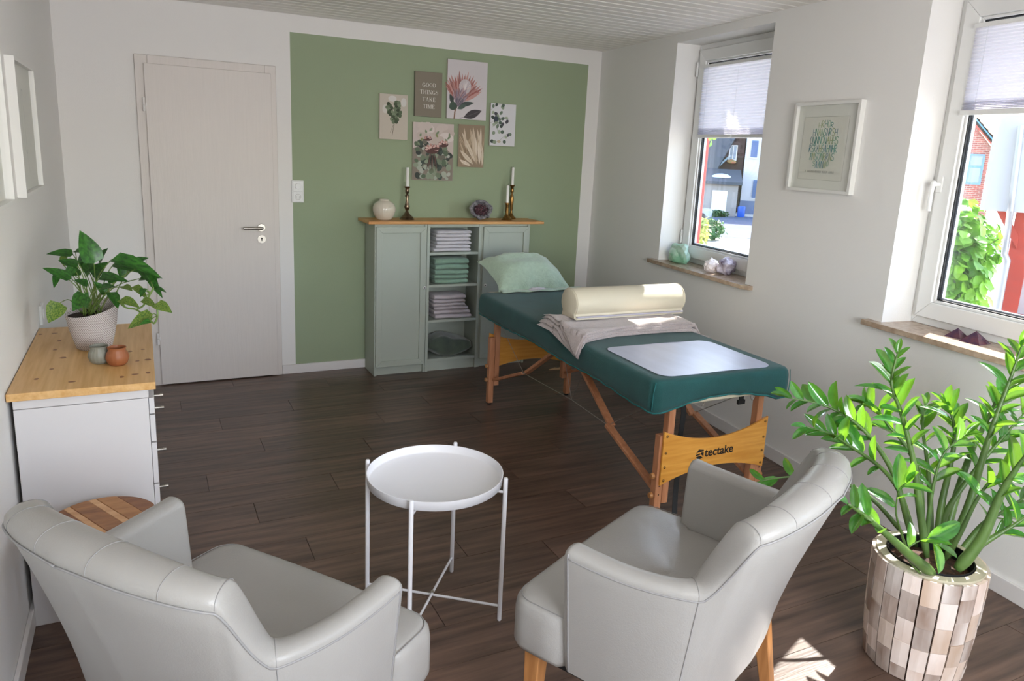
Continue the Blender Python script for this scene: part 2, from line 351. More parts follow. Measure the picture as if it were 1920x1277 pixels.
b = MB(); b.cyl((.688, -.041, .950), (.688, -.0425, .950), .0055, n=12); b.box((.6855, -.0425, .933), (.6905, -.041, .950)); obj('keyhole', b, RUB, ro)

# switch and sockets
def bsquare(b, cx, cz, w, h, y0, y1): b.box((cx - w / 2, y0, cz - h / 2), (cx + w / 2, y1, cz + h / 2))
sw = thing('switch_and_socket', 'white double wall plate with round dimmer above a power socket, beside the door', 'socket', (0.929, D, 1.183))
b = MB(); b.box((-.040, -.010, 0), (.040, 0, .146)); obj('frame_plate', b, PVC, sw, bevel=.004)
b = MB(); bsquare(b, 0, .108, .064, .066, -.014, -.008); pl_ = obj('dimmer_plate', b, PVC, sw, bevel=.004)
b = MB(); b.cyl((0, -.014, .108), (0, -.026, .108), .019, n=28); obj('dimmer_knob', b, PVC, sw, smooth=40, bevel=.002)
b = MB(); bsquare(b, 0, .038, .064, .066, -.014, -.008); obj('socket_plate', b, PVC, sw, bevel=.004)
b = MB(); b.lathe([(.0195, 0), (.0195, .003), (.017, .003), (.017, -.004)], n=28, cap0=False); s_ = obj('socket_well', b, mat('socket_shadow', 'C4C0BC', .5), sw, M=Matrix.Translation((0, -.0145, .038)) @ Matrix.Rotation(PI / 2, 4, 'X'), smooth=40)
b = MB(); b.cyl((-.0095, -.013, .038), (-.0095, -.0165, .038), .0025, n=8); b.cyl((.0095, -.013, .038), (.0095, -.0165, .038), .0025, n=8); obj('contact_hole', b, RUB, s_)
sk = thing('wall_socket', 'white socket frame on the left wall at the far corner of the commode top', 'socket', (LX, 3.50, .80))
b = MB(); b.box((0, -.04, 0), (.011, .04, .08)); obj('frame_plate', b, PVC, sk, bevel=.003)
b = MB(); b.cyl((.011, 0, .04), (.014, 0, .04), .02, n=20); obj('socket_well', b, PVC, sk)
# ------------------------------------------------------------------ flat art helpers (prints)
class Art:
    def __init__(s): s.mb = MB(); s.cols = []; s.k = 0
    def col(s, h):
        if h not in s.cols: s.cols.append(h)
        s.mb.cur = s.cols.index(h); s.k += 1; return -0.0004 - s.k * 0.000012
    def poly(s, pts, h):
        y = s.col(h); s.mb.add([(a, y, b) for a, b in pts], [tuple(range(len(pts)))])
    def ell(s, cx, cz, rx, rz, h, rot=0, n=12):
        c, q = math.cos(rot), math.sin(rot)
        s.poly([(cx + rx * math.cos(t) * c - rz * math.sin(t) * q, cz + rx * math.cos(t) * q + rz * math.sin(t) * c) for t in [2 * PI * i / n for i in range(n)]], h)
    def leaf(s, x0, z0, x1, z1, w, h, vein=None):
        dx, dz = x1 - x0, z1 - z0; L = math.hypot(dx, dz); nx, nz = -dz / L, dx / L; pr = [0, .55, .9, 1, .85, .5, 0]
        A = [(x0 + dx * i / 6 + nx * w / 2 * pr[i], z0 + dz * i / 6 + nz * w / 2 * pr[i]) for i in range(7)]
        B = [(x0 + dx * i / 6 - nx * w / 2 * pr[i], z0 + dz * i / 6 - nz * w / 2 * pr[i]) for i in range(5, 0, -1)]
        s.poly(A + B, h)
        if vein: s.line([(x0, z0), (x1, z1)], w * .05, vein)
    def line(s, pts, w, h):
        for (a, b), (c, d) in zip(pts, pts[1:]):
            L = math.hypot(c - a, d - b) or 1; nx, nz = -(d - b) / L * w / 2, (c - a) / L * w / 2
            s.poly([(a - nx, b - nz), (c - nx, d - nz), (c + nx, d + nz), (a + nx, b + nz)], h)
    def obj(s, name, parent, rough=.7):
        ms = [mat('ink_' + h, h, rough) for h in s.cols]
        me = bpy.data.meshes.new(name); me.from_pydata(s.mb.v, [], s.mb.f)
        for m in ms: me.materials.append(m)
        me.polygons.foreach_set('material_index', s.mb.mi); o = bpy.data.objects.new(name, me); C.objects.link(o); o.parent = parent; return o
def arcpts(cx, cy, rx, ry, a0, a1, n=14): return [(cx + rx * math.cos(math.radians(a0 + (a1 - a0) * i / n)), cy + ry * math.sin(math.radians(a0 + (a1 - a0) * i / n))) for i in range(n + 1)]
def glyph(A, ch, x, z, h, col):
    T = .15; t = .045
    def L(x0, y0, x1, y1, w): A.line([(x + x0 * h, z + y0 * h), (x + x1 * h, z + y1 * h)], w * h, col)
    def ring(cx, rx, a0, a1, thick=.16):
        n = 16; o = arcpts(cx, .5, rx, .5, a0, a1, n); i_ = arcpts(cx, .5, rx - thick, .5 - t, a0, a1, n)
        for k in range(n): A.poly([(x + p[0] * h, z + p[1] * h) for p in (o[k], o[k + 1], i_[k + 1], i_[k])], col)
    def ser(cx, y, w=.26): L(cx - w / 2, y, cx + w / 2, y, t)
    if ch == 'O': ring(.42, .42, 0, 360); return .84
    if ch == 'G': ring(.42, .42, 40, 340); L(.74, .08, .74, .42, .13); ser(.72, .43); return .86
    if ch == 'D': L(.15, 0, .15, 1, T); ring(.32, .46, -90, 90); L(.1, .978, .34, .978, t); L(.1, .022, .34, .022, t); ser(.12, .022); ser(.12, .978); return .84
    if ch == 'T': L(.38, 0, .38, 1, T); L(.02, .975, .74, .975, t); L(.03, .8, .03, 1, t); L(.73, .8, .73, 1, t); ser(.38, .022, .34); return .78
    if ch == 'H': L(.15, 0, .15, 1, T); L(.68, 0, .68, 1, T); L(.15, .5, .68, .5, t); [ser(a, b, .3) for a in (.15, .68) for b in (.022, .978)]; return .86
    if ch == 'I': L(.16, 0, .16, 1, T); ser(.16, .022, .32); ser(.16, .978, .32); return .34
    if ch == 'N': L(.12, 0, .12, 1, t); L(.72, 0, .72, 1, t); L(.15, .97, .70, .03, T); ser(.12, .022); ser(.72, .978); ser(.1, .978); return .84
    if ch == 'M': L(.12, 0, .12, 1, t); L(.14, .97, .46, .03, .13); L(.48, .03, .8, .97, t); L(.84, 0, .84, 1, T); ser(.12, .022); ser(.84, .022, .3); return 1.0
    if ch == 'A': L(.06, 0, .38, .97, t); L(.40, .97, .70, 0, T); L(.16, .33, .62, .33, t); ser(.08, .022); ser(.70, .022, .3); return .84
    if ch == 'K': L(.15, 0, .15, 1, T); L(.2, .42, .66, .97, t); L(.36, .58, .70, .02, T); ser(.15, .022, .3); ser(.15, .978, .3); ser(.66, .978); ser(.70, .022); return .84
    if ch == 'E': L(.15, 0, .15, 1, T); L(.1, .975, .62, .975, t); L(.1, .022, .64, .022, t); L(.15, .5, .5, .5, t); L(.62, .8, .62, .99, t); L(.64, .01, .64, .22, t); L(.5, .4, .5, .6, t); return .72
    if ch == 'S':
        P = arcpts(.32, .74, .24, .24, 20, 230, 10) + arcpts(.32, .26, .26, .25, 60, -150, 10)
        n = len(P)
        for k in range(n - 1):
            w = t + (.13 if 8 <= k <= 12 else .03 if k in (4, 5, 16) else 0); A.line([(x + P[k][0] * h, z + P[k][1] * h), (x + P[k + 1][0] * h, z + P[k + 1][1] * h)], w * h, col)
        L(.55, .74, .55, .97, t); L(.07, .03, .07, .26, t); return .66
    return .4
GW = dict(O=.84, G=.86, D=.84, T=.78, H=.86, I=.34, N=.84, M=1.0, A=.84, K=.84, E=.72, S=.66)
def word(A, s, cx, z, h, col, sp=.12):
    w = sum(GW[c] * h for c in s) + sp * h * (len(s) - 1); x = cx - w / 2
    for c in s: x += glyph(A, c, x, z, h, col) + 0; x += 0
    return w
def word(A, s, cx, z, h, col, sp=.13):
    w = sum(GW[c] * h for c in s) + sp * h * (len(s) - 1); x = cx - w / 2
    for c in s: glyph(A, c, x, z, h, col); x += (GW[c] + sp) * h

def canvas(label, x0, z0, w, h, bg, art, edge='B8AFA2'):
    t = thing('canvas_print', label, 'picture', (x0, D - .018, z0), group='canvas prints on the green wall')
    b = MB(); b.box((0, 0, 0), (w, .018, h)); obj('canvas_block', b, mat('canvas_edge_' + edge, edge, .8), t, bevel=.001)
    A = Art(); A.poly([(.0005, .0005), (w - .0005, .0005), (w - .0005, h - .0005), (.0005, h - .0005)], bg); art(A, w, h); A.obj('print', t)
def leafcl(A, pts, cols, r, rnd, sq=.8):
    for i, (x, z) in enumerate(pts): A.ell(x, z, r * rnd.uniform(.8, 1.15), r * sq * rnd.uniform(.8, 1.1), cols[i % len(cols)], rnd.uniform(0, 3))
def art1(A, w, h):
    rn = random.Random(1)
    A.ell(.09, .27, .03, .02, 'D6D2CC'); A.ell(.17, .25, .02, .03, 'D6D2CC'); A.ell(.04, .2, .02, .03, 'D2CCC4')
    for a, b in (((.09, .02), (.105, .1)), ((.075, .045), (.1, .1)), ((.1, .1), (.07, .23)), ((.105, .1), (.13, .24)), ((.09, .02), (.1, .1))): A.line([a, b], .0018, '6B6350')
    P = [(.062, .235), (.075, .222), (.055, .212), (.085, .208), (.062, .195), (.08, .19), (.12, .25), (.135, .243), (.112, .235), (.14, .226), (.118, .218), (.135, .208), (.11, .2), (.066, .178), (.09, .182), (.13, .19), (.145, .18), (.115, .178), (.078, .165), (.1, .165), (.13, .165), (.145, .16), (.115, .15), (.095, .15), (.085, .135), (.105, .13), (.125, .135), (.1, .118), (.118, .12)]
    leafcl(A, P, ['3F4A35', '56644A', '6F7C62', '4A573F', '7D8A6E'], .0155, rn, .8)
def art2(A, w, h):
    for i, s in enumerate(('GOOD', 'THINGS', 'TAKE', 'TIME')): word(A, s, w * .52, h - .1 - i * .048, .027, 'E6E2DA', .12)
def art3(A, w, h):
    rn = random.Random(3); c = (.115, .2)
    A.line([(.058, .0), (.062, .05), (.085, .11)], .010, '8A6A5A')
    for x0, z0, x1, z1, ww, cc in ((.05, .09, .02, .17, .028, '3C4440'), (.05, .125, .035, .225, .03, '3F4846'), (.02, .1, .075, .09, .045, '4E5E52'), (.07, .09, .21, .12, .035, '4A5450'), (.08, .07, .15, .1, .03, '54645C')): A.leaf(x0, z0, x1, z1, ww, cc)
    A.ell(.048, .085, .032, .026, '47584C', .3); A.line([(.1, .005), (.15, .02)], .003, '4A4040'); A.leaf(.13, .012, .27, .068, .058, '4A4448', '6A6468')
    for i in range(19):                      # outer bracts
        a = math.radians(150 - i * 7.2); L = .172 + rn.uniform(-.012, .022) - .02 * abs(i - 6) / 8
        bx, bz = .09 + .002 * i, .12; A.leaf(bx, bz, .1 + L * math.cos(a) * 1.05 + .02, .15 + L * math.sin(a), .024, ['B4827C', 'A0605A', 'C4968F', '95625E'][i % 4], 'CFA39C')
    A.ell(.135, .225, .047, .052, 'C9BFC2', -.3)
    for i in range(26):
        a = rn.uniform(0, 6.28); r_ = rn.uniform(.01, .045); A.leaf(.13, .2, .135 + r_ * math.cos(a), .235 + r_ * math.sin(a), .006, ['E4DCDC', 'D9C8C4', 'BFB4BA'][i % 3])
    for i in range(17):                      # front bracts
        a = math.radians(138 - i * 6.2); L = .092 + rn.uniform(-.02, .02); A.leaf(.09, .1, .1 + L * math.cos(a), .115 + L * math.sin(a), .022, ['A08A96', '8A7A88', 'B79A9C', '8E6A6E'][i % 4], 'C4B2B8')
    for i in range(9):
        a = math.radians(128 - i * 9); A.leaf(.088, .085, .095 + .06 * math.cos(a), .1 + .055 * math.sin(a), .02, ['786C7C', '98868E', '6C6470'][i % 3], 'A99EA8')
def art4(A, w, h):
    rn = random.Random(4)
    for l in (((.0, .25), (.05, .29), (.1, .3)), ((0, .16), (.08, .2), (.14, .21)), ((.03, .18), (.07, .09)), ((0, .02), (.07, .03), (.14, .09)), ((.02, .13), (.05, .2))): A.line(l, .002, 'A0A090')
    P = [(.02, .28), (.045, .29), (.095, .275), (.1, .288), (.02, .235), (.045, .225), (.085, .235), (.02, .2), (.06, .21), (.1, .195), (.13, .2), (.135, .175), (.07, .19), (.04, .18), (.05, .165), (.08, .165), (.03, .15), (.1, .155), (.06, .14), (.09, .14), (.03, .09), (.1, .1), (.13, .065), (.15, .08), (.165, .085), (.02, .03), (.04, .025), (.12, .03), (.075, .1)]
    leafcl(A, P, ['6E7F6C', '3F4A44', '8C9A84', '55665A', 'A3AE98', '4A4A50'], .015, rn, .82)
    A.ell(.075, .03, .016, .01, 'C0B49C'); A.ell(.045, .19, .02, .02, '3C4650')
def art5(A, w, h):
    rn = random.Random(5)
    for i in range(14): A.ell(rn.uniform(.05, .27), rn.uniform(.28, .37), .05, .03, rn.choice(['CDBFB8', 'D8CCC8', 'C4B4AC']), rn.uniform(-.6, .6))
    A.poly([(.001, .001), (w - .001, .001), (w - .001, .18), (.22, .25), (.1, .25), (.001, .22)], '8A7F74')
    for i in range(95):
        x = rn.uniform(.015, .285); z = rn.uniform(.015, .27)
        if z > .33 - abs(x - .15) * .5: continue
        r_ = min(rn.uniform(.013, .026), x - .002, w - x - .002, z - .002); A.ell(x, z, r_, r_ * .8, rn.choice(['5B6A55', '74806A', '8F9A84', '46524A', 'A9AFA0', '3A413C', '6E6A60', 'B4B6AC']), rn.uniform(0, 3))
    for x, z in ((.12, .34), (.1, .325), (.17, .32), (.185, .3), (.05, .3), (.27, .31), (.255, .29), (.26, .27), (.06, .27), (.05, .24)): A.leaf(x, z, x + rn.uniform(-.03, .03), z + .025, .016, rn.choice(['7C8C6E', '95A086', '8A8F60']))
    for (cx, cz, r_, cc) in ((.11, .29, .03, '8E7880'), (.14, .215, .055, 'B98880'), (.225, .255, .04, 'C49A94'), (.17, .23, .03, 'A86F68')):
        A.ell(cx, cz, r_, r_ * .55, '5A3A38')
        for i in range(22):
            a = rn.uniform(0, PI * 1.1) - .1; q = rn.uniform(.5, 1); A.ell(cx + r_ * q * math.cos(a) * .9, cz + r_ * q * .6 * math.sin(a), r_ * .2, r_ * .12, rn.choice([cc, 'D8B4AC', 'C08C84', 'E0C4BC']), a)
    for i in range(9): A.leaf(.13 + i * .004, .19, .1 + i * .012, .06, .007, ['4A3A36', '6A5048', '39423C'][i % 3])
def art6(A, w, h):
    rn = random.Random(6)
    for i in range(40):
        a = math.radians(rn.uniform(55, 150)); x = rn.uniform(.02, .19); L = rn.uniform(.08, .16); z = rn.uniform(.01, .15)
        x1 = min(max(x + L * math.cos(a), .004), w - .004); z1 = min(z + L * math.sin(a), h - .004); A.leaf(x, z, x1, z1, .012, rn.choice(['A08A72', 'B49E84', '8A745C', 'C0AA90']))
    for x0, z0, x1, z1, ww in ((.14, .03, .02, .25, .028), (.15, .02, .085, .28, .026), (.13, .1, .11, .29, .024), (.17, .02, .16, .21, .026), (.19, .1, .14, .28, .022), (.12, .02, .01, .12, .03), (.1, .01, .01, .05, .024), (.19, .01, .19, .15, .018), (.175, .13, .17, .29, .016), (.06, .12, .04, .28, .018), (.145, .08, .13, .22, .02)):
        A.leaf(x0, z0, x1, z1, ww, rn.choice(['D3C1AC', 'E2D3C2', 'C8B49C', 'DACAB6']), 'A89278')
canvas('small beige canvas with a bunch of round green eucalyptus leaves, leftmost of the six', 1.480, 1.625, .2, .3, 'C6BCAE', art1)
canvas('taupe canvas with the white words GOOD THINGS TAKE TIME', 1.729, 1.791, .2, .3, '857B6C', art2, '6F675A')
canvas('large canvas with a pink protea flower, topmost of the six', 1.967, 1.790, .306, .402, 'D3CCCE', art3)
canvas('small white canvas with loose eucalyptus sprigs, rightmost of the six', 2.309, 1.618, .205, .3, 'DAD9DC', art4)
canvas('large canvas with a bouquet of pink flowers and grey green leaves', 1.7215, 1.353, .304, .398, 'C8BAB4', art5)
canvas('small canvas of dried beige palm leaves, lowest right', 2.065, 1.455, .202, .3, '94806A', art6)

# framed pictures
def frame_mb3(b, w, h, t, d):
    o = [(0, 0), (w, 0), (w, h), (0, h)]; i = [(t, t), (w - t, t), (w - t, h - t), (t, h - t)]
    for k in range(4):
        j = (k + 1) % 4; q = [o[k], o[j], i[j], i[k]]
        b.add([(x, 0, z) for x, z in q] + [(x, d, z) for x, z in q], [(0, 1, 2, 3), (7, 6, 5, 4), (0, 4, 5, 1), (1, 5, 6, 2), (2, 6, 7, 3), (3, 7, 4, 0)])
    return b
def picture(label, M, w, h, t, d, art, paper='DEDED6'):
    p = thing('framed_picture', label, 'picture', M=M)
    obj('frame', frame_mb3(MB(), w, h, t, d), mat('frame_white', 'E2E1DD', .4), p, bevel=.001)
    b = MB(); b.box((t * .8, d * .62, t * .8), (w - t * .8, d, h - t * .8)); obj('backing', b, mat('paper_mount', paper, .8), p)
    A = Art(); art(A, w, h); a = A.obj('print', p); a.location = (0, d * .62, 0)
    b = MB(); b.box((t * .8, d * .3, t * .8), (w - t * .8, d * .3 + .002, h - t * .8)); obj('glass', b, glassmat('picture_glass', gl=.05), p)
def artR(A, w, h):
    rn = random.Random(11); x0, x1, z0, z1 = .06, w - .075, .06, h - .07
    A.poly([(x0, z0), (x1, z0), (x1, z1), (x0, z1)], 'DAD9CF')
    for l in (((x0, z0), (x1, z0)), ((x0, z1), (x1, z1)), ((x0, z0), (x0, z1)), ((x1, z0), (x1, z1))): A.line(l, .0015, 'A8A89C')
    cx, cz = w * .49, h * .53; rx, rz = .095, .117
    rows = ['SOHO', 'JANINABERND', 'CHIARATYSON', 'PAULAMARTON', 'CHRISTIANES', 'WILHOSG']
    for k in range(6):
        zt = cz + rz - k * rz / 3; zb = zt - rz / 3 * .92; zm = (zt + zb) / 2; half = rx * math.sqrt(max(0, 1 - ((zm - cz) / rz) ** 2)) ; n = max(5, int(half / .0085)); wd = 2 * half / n
        for i in range(n):
            x = cx - half + i * wd + wd / 2; e = rz * math.sqrt(max(0, 1 - ((x - cx) / rx) ** 2)); a = max(zb, cz - e); c = min(zt, cz + e)
            if c - a < .006: continue
            col = rn.choice(['3F9A92', '5FA484', '2A7F96', '93A86A', '2E8C84', '5E8A9A']); hw = wd * .38; kind = rn.randrange(6); T = .0024; m = (a + c) / 2
            if kind == 0: A.line([(x - hw, a), (x - hw, c), (x + hw, a), (x + hw, c)], T, col)
            elif kind == 1: A.line(arcpts(x, m, hw, (c - a) / 2, 0, 360, 12), T, col)
            elif kind == 2: A.line([(x - hw, a), (x, c), (x + hw, a)], T, col); A.line([(x - hw / 2, m), (x + hw / 2, m)], T, col)
            elif kind == 3: A.line([(x - hw, a), (x - hw, c)], T, col); A.line(arcpts(x - hw, (m + c) / 2, hw * 1.8, (c - m) / 2, 90, -90, 8), T, col); A.line([(x - hw, m), (x + hw, a)], T, col)
            elif kind == 4: A.line([(x - hw, a), (x - hw, c)], T, col); A.line([(x + hw, a), (x + hw, c)], T, col); A.line([(x - hw, m), (x + hw, m)], T, col)
            else: A.line(arcpts(x, (m + c) / 2, hw, (c - m) / 2, 20, 250, 8) + arcpts(x, (m + a) / 2, hw, (m - a) / 2, 70, -160, 8), T, col)
    x = cx - .1
    while x < cx + .1:                       # small grey caption line
        if rn.random() > .18: A.line([(x, z0 + .033), (x + .004, z0 + .045)], .0013, '7A7A78'); A.line([(x + .004, z0 + .045), (x + .006, z0 + .034)], .0013, '7A7A78')
        x += .0085
# right wall picture
sP = (D - 2.857) / .99538
picture('white framed print of an oval made of teal lettering, between the two windows', MW(sP, -.03, 1.452), .428, .432, .016, .03, artR)
def artL(A, w, h):
    A.line(arcpts(w * .5, h * .55, .06, .12, 60, 300, 14), .0015, '8C8C92'); A.line([(w * .45, h * .8), (w * .52, h * .6), (w * .5, h * .3)], .0015, '7C7C84'); A.line([(w * .5, h * .3), (w * .55, h * .15)], .0015, '8C8C92')
ML = Matrix.Translation((LX + .03, 3.19, 1.335)) @ Matrix.Rotation(PI / 2, 4, 'Z')
picture('white framed line drawing on the left wall, farther from the camera', ML, .56, .49, .014, .03, artL, 'C9C7C4')
ML = Matrix.Translation((LX + .04, 2.31, 1.345)) @ Matrix.Rotation(PI / 2, 4, 'Z')
picture('white framed picture on the left wall, cut by the left edge of the photo', ML, .52, .475, .014, .04, artL, 'C9C7C4')

# ------------------------------------------------------------------ cabinets on the back wall
CF = 4.845
def door_panel(parent, x0, x1, z0, z1, knob_x, knob_z, y=CF):
    b = MB(); t = .018; s = .042
    b.box((x0, y - .006, z0), (x1, y + .012, z1))
    d = obj('door', b, SAGE, parent, bevel=.002)
    b = frame_mb3(MB(), x1 - x0, z1 - z0, s, .012); obj('door_rails', b, SAGE, d, bevel=.002, M=Matrix.Translation((x0, y - .018, z0)))
    b = MB(); b.lathe([(.004, 0), (.004, .008), (.0105, .012), (.012, .018), (.009, .023), (.003, .024)], n=20); obj('knob', b, mat('porcelain', 'E8E6E2', .2), d, smooth=50, M=Matrix.Translation((knob_x, y - .018, knob_z)) @ Matrix.Rotation(PI / 2, 4, 'X'))
    b = MB(); b.cyl((knob_x, y - .0405, knob_z), (knob_x, y - .043, knob_z), .004, n=10); obj('knob_screw', b, mat('dark_metal', '3A3430', .3, 1), d)
def local(o, f):      # build children in world coordinates below an Empty at a base point
    n0 = set(bpy.data.objects); f()
    for q in bpy.data.objects:
        if q not in n0 and q.parent == o: q.location = q.location - o.location
cabL = thing('cabinet', 'sage green cabinet unit with a closed door, left of the towel shelves', 'cabinet', (1.58, 4.97, 0))
def f():
    b = MB(); b.box((1.385, CF, 0), (1.403, D - .015, 1.065)); b.box((1.742, CF, 0), (1.757, D - .015, 1.065)); obj('side_panel', b, SAGE, cabL, bevel=.001)
    b = MB(); b.box((1.403, CF + .01, .075), (1.742, D - .02, .095)); b.box((1.403, CF + .01, 1.045), (1.742, D - .02, 1.065)); b.box((1.403, D - .03, .075), (1.742, D - .02, 1.065)); obj('carcass', b, SAGE, cabL)
    b = MB(); b.box((1.403, CF + .02, 0), (1.742, CF + .035, .075)); obj('plinth', b, SAGE, cabL)
    door_panel(cabL, 1.392, 1.748, .066, 1.047, 1.733, .625)
local(cabL, f)
cabM = thing('cabinet', 'open sage green shelf unit full of folded towels', 'shelf', (1.96, 4.97, 0))
def f():
    for x in (1.758, 2.148): b = MB(); b.box((x, CF - .004, 0), (x + .020, D - .015, 1.065)); obj('side_panel', b, SAGE, cabM, bevel=.001)
    for z in (.09, .378, .635, .865): b = MB(); b.box((1.778, CF, z - .018), (2.148, D - .03, z)); obj('shelf', b, SAGE, cabM, bevel=.001)
    b = MB(); b.box((1.778, CF, 1.045), (2.148, D - .03, 1.065)); obj('top_panel', b, SAGE, cabM)
    b = MB(); b.box((1.778, D - .035, .06), (2.148, D - .02, 1.05)); obj('back_panel', b, SAGE, cabM)
    b = MB(); b.box((1.778, CF + .012, 0), (2.148, CF + .028, .072)); obj('plinth', b, SAGE, cabM)
local(cabM, f)
cabR = thing('cabinet', 'sage green cabinet unit with a closed door behind the mint pillow', 'cabinet', (2.37, 4.97, 0))
def f():
    b = MB(); b.box((2.169, CF, 0), (2.187, D - .015, 1.065)); b.box((2.542, CF, 0), (2.56, D - .015, 1.065)); obj('side_panel', b, SAGE, cabR, bevel=.001)
    b = MB(); b.box((2.187, CF + .01, .075), (2.542, D - .02, .095)); b.box((2.187, CF + .01, 1.045), (2.542, D - .02, 1.065)); b.box((2.187, D - .03, .075), (2.542, D - .02, 1.065)); obj('carcass', b, SAGE, cabR)
    b = MB(); b.box((2.187, CF + .02, 0), (2.542, CF + .035, .075)); obj('plinth', b, SAGE, cabR)
    door_panel(cabR, 2.181, 2.545, .066, 1.047, 2.197, .625)
local(cabR, f)
b = MB(); b.box((1.335, 4.815, 1.066), (2.66, D - .004, 1.085)); c = base(b)
tag(obj('worktop', b, PINE, bevel=.002, loc=c), 'orange toned pine board lying across the three sage cabinets', 'worktop')

# folded textiles
def folded(name, label, cat, group, m, cx, y0, z, w, d, t, skew=0, seed=0, rag=.004):
    rn = random.Random(seed); b = MB(); NX = 10; ring = 12; rs = []
    for i in range(NX + 1):
        u = (0, .012, .05, .2, .35, .5, .65, .8, .95, .988, 1)[i]; x = -w / 2 + w * u; r_ = []
        e = (.62 if i in (0, NX) else .93 if i in (1, NX - 1) else 1)
        wob = rn.uniform(-rag, rag) * .5
        for k in range(ring):
            a = 2 * PI * k / ring; yy = -math.cos(a); zz = math.sin(a)
            yy = math.copysign(abs(yy) ** .5, yy); zz = math.copysign(abs(zz) ** .6, zz)
            r_.append((x, d / 2 + yy * (d / 2) + (wob if yy < 0 else 0), t / 2 + zz * t / 2 * e + (.0015 * math.sin(u * 7 + seed) if abs(yy) > .5 else 0)))
        rs.append(r_)
    b.rings(rs); o = obj(name, b, m, smooth=60, loc=(cx, y0, z)); o.rotation_euler[2] = skew; return tag(o, label, cat, group)
TW = mat('white_towel', 'DDD8DC', .95, bump=.5, bscale=260, sheen=.3); TG = mat('green_towel', '8FAE98', .95, bump=.6, bscale=220, sheen=.3, var=.12, vscale=40); TL = mat('pale_lilac_towel', 'C6BCC0', .95, bump=.5, bscale=260, sheen=.3)
pos = ['topmost', 'second from the top', 'third from the top', 'fourth from the top', 'fifth from the top', 'lowest']
for i in range(6):
    folded('folded_towel', 'folded white towel, %s of the stack on the uppermost shelf' % pos[i], 'towel', 'white towels on the upper shelf', TW, 1.963 + random.uniform(-.006, .006) - (.005 if i == 5 else 0), 4.853 + random.uniform(0, .008), .865 + .0005 + (5 - i) * .0252, .262 + (.02 if i == 5 else 0), .185, .0248, seed=i)
z = .635
for i in range(4, -1, -1):
    t = [.044, .038, .036, .032, .034][i]
    folded('folded_towel', 'folded sage green towel, %s' % ['topmost of the green stack', 'second from the top of its stack', 'in the middle of its stack', 'second from the bottom of its stack', 'bottom of the green stack'][i], 'towel', 'green towels on the second shelf', TG, 1.958 + random.uniform(-.006, .006), 4.853 + random.uniform(0, .008), z, .255, .185, t - .0004, seed=10 + i, rag=.01); z += t
z = .378
for i in range(5, -1, -1):
    t = [.036, .026, .024, .026, .032, .034][i]
    folded('folded_towel', 'folded pale lilac towel, %s of the stack on the third shelf' % pos[i], 'towel', 'pale lilac towels on the third shelf', TL, 1.947 + (.006 * i if i > 2 else -.004) + random.uniform(-.005, .005), 4.851 + random.uniform(0, .01), z, [.24, .245, .25, .26, .28, .28][i], .185, t - .0004, skew=random.uniform(-.03, .03), seed=20 + i, rag=.012); z += t
b = MB(); rs = []                         # crumpled dark green fleece in the lowest compartment
for i in range(15):
    u = i / 14; r_ = []; e = math.sin(PI * min(max(u * .94 + .03, 0), 1)) ** .45
    for k in range(26):
        a = 2 * PI * k / 26; yy = -math.cos(a); zz = math.sin(a); q = noise.noise(Vector((u * 3.1, yy * 2, zz * 2.2))) * .022
        yy = math.copysign(abs(yy) ** .6, yy); zz = math.copysign(abs(zz) ** .7, zz)
        hgt = .155 + .02 * math.sin(u * 5 + 1); r_.append((-.165 + .33 * u + q * .4, (.096 + q * .5) * yy * (.8 + .2 * e), max(.001, hgt / 2 + zz * hgt / 2 * e + q * e)))
    rs.append(r_)
b.rings(rs); tag(obj('fleece_blanket', b, mat('moss_fleece', '54614F', .9, col2='39443C', vscale=9, bump=.6, bscale=160, sheen=.6), smooth=True, loc=(1.968, 4.956, .0905)), 'crumpled dark green fleece blanket in the lowest compartment', 'blanket')

# vase
b = MB(); prof = [(.001, .0), (.044, 0), (.05, .004), (.067, .03), (.077, .062), (.076, .085), (.066, .108), (.045, .124), (.033, .13), (.034, .138), (.031, .138), (.030, .128), (.02, .1), (.001, .06)]
b.lathe(prof, n=132, fn=lambda a, z: 1 + (.022 * (abs(math.sin(a * 22)) - .5) if .004 < z < .122 else 0)); tag(obj('vase', b, mat('cream_glaze', 'D8CEBE', .2, coat=.5), smooth=60, loc=(1.479, 4.945, 1.0855)), 'small cream vase with vertical ribs on the left end of the pine board', 'vase')
def candlestick(label, x, y, prof, m, ch, group, clabel, rr=.0105, zs=1):
    prof = [(r_, z * zs) for r_, z in prof]
    b = MB(); b.lathe(prof, n=32); tag(obj('candlestick', b, m, smooth=50, loc=(x, y, 1.0855)), label, 'candlestick', group)
    top = max(z for r_, z in prof) - .012
    c = thing('candle', clabel, 'candle', (x, y, 1.0855 + top), group='white candles on the pine board')
    b = MB(); b.lathe([(.001, 0), (rr * .95, 0), (rr * .95, ch - .004), (rr * .7, ch), (.001, ch)], n=20); obj('wax', b, mat('candle_wax', 'F2EFEA', .4), c, smooth=50)
    b = MB(); b.tube([(0, 0, ch), (.001, 0, ch + .006), (.003, 0, ch + .011)], .0011, 6); obj('wick', b, RUB, c)
P1 = [(.001, 0), (.051, 0), (.052, .005), (.045, .010), (.047, .014), (.036, .020), (.022, .032), (.016, .040), (.010, .046), (.012, .05), (.009, .055), (.017, .068), (.019, .078), (.015, .09), (.010, .115), (.009, .135), (.016, .14), (.016, .144), (.008, .148), (.008, .156), (.014, .162), (.015, .175), (.012, .186), (.023, .196), (.024, .198), (.013, .2), (.012, .188), (.001, .186)]
candlestick('tall tarnished silver candlestick beside the cream vase', 1.645, 4.955, P1, BRONZE, .140, 'candlesticks', 'white candle in the tarnished silver stick beside the vase', zs=1.14)
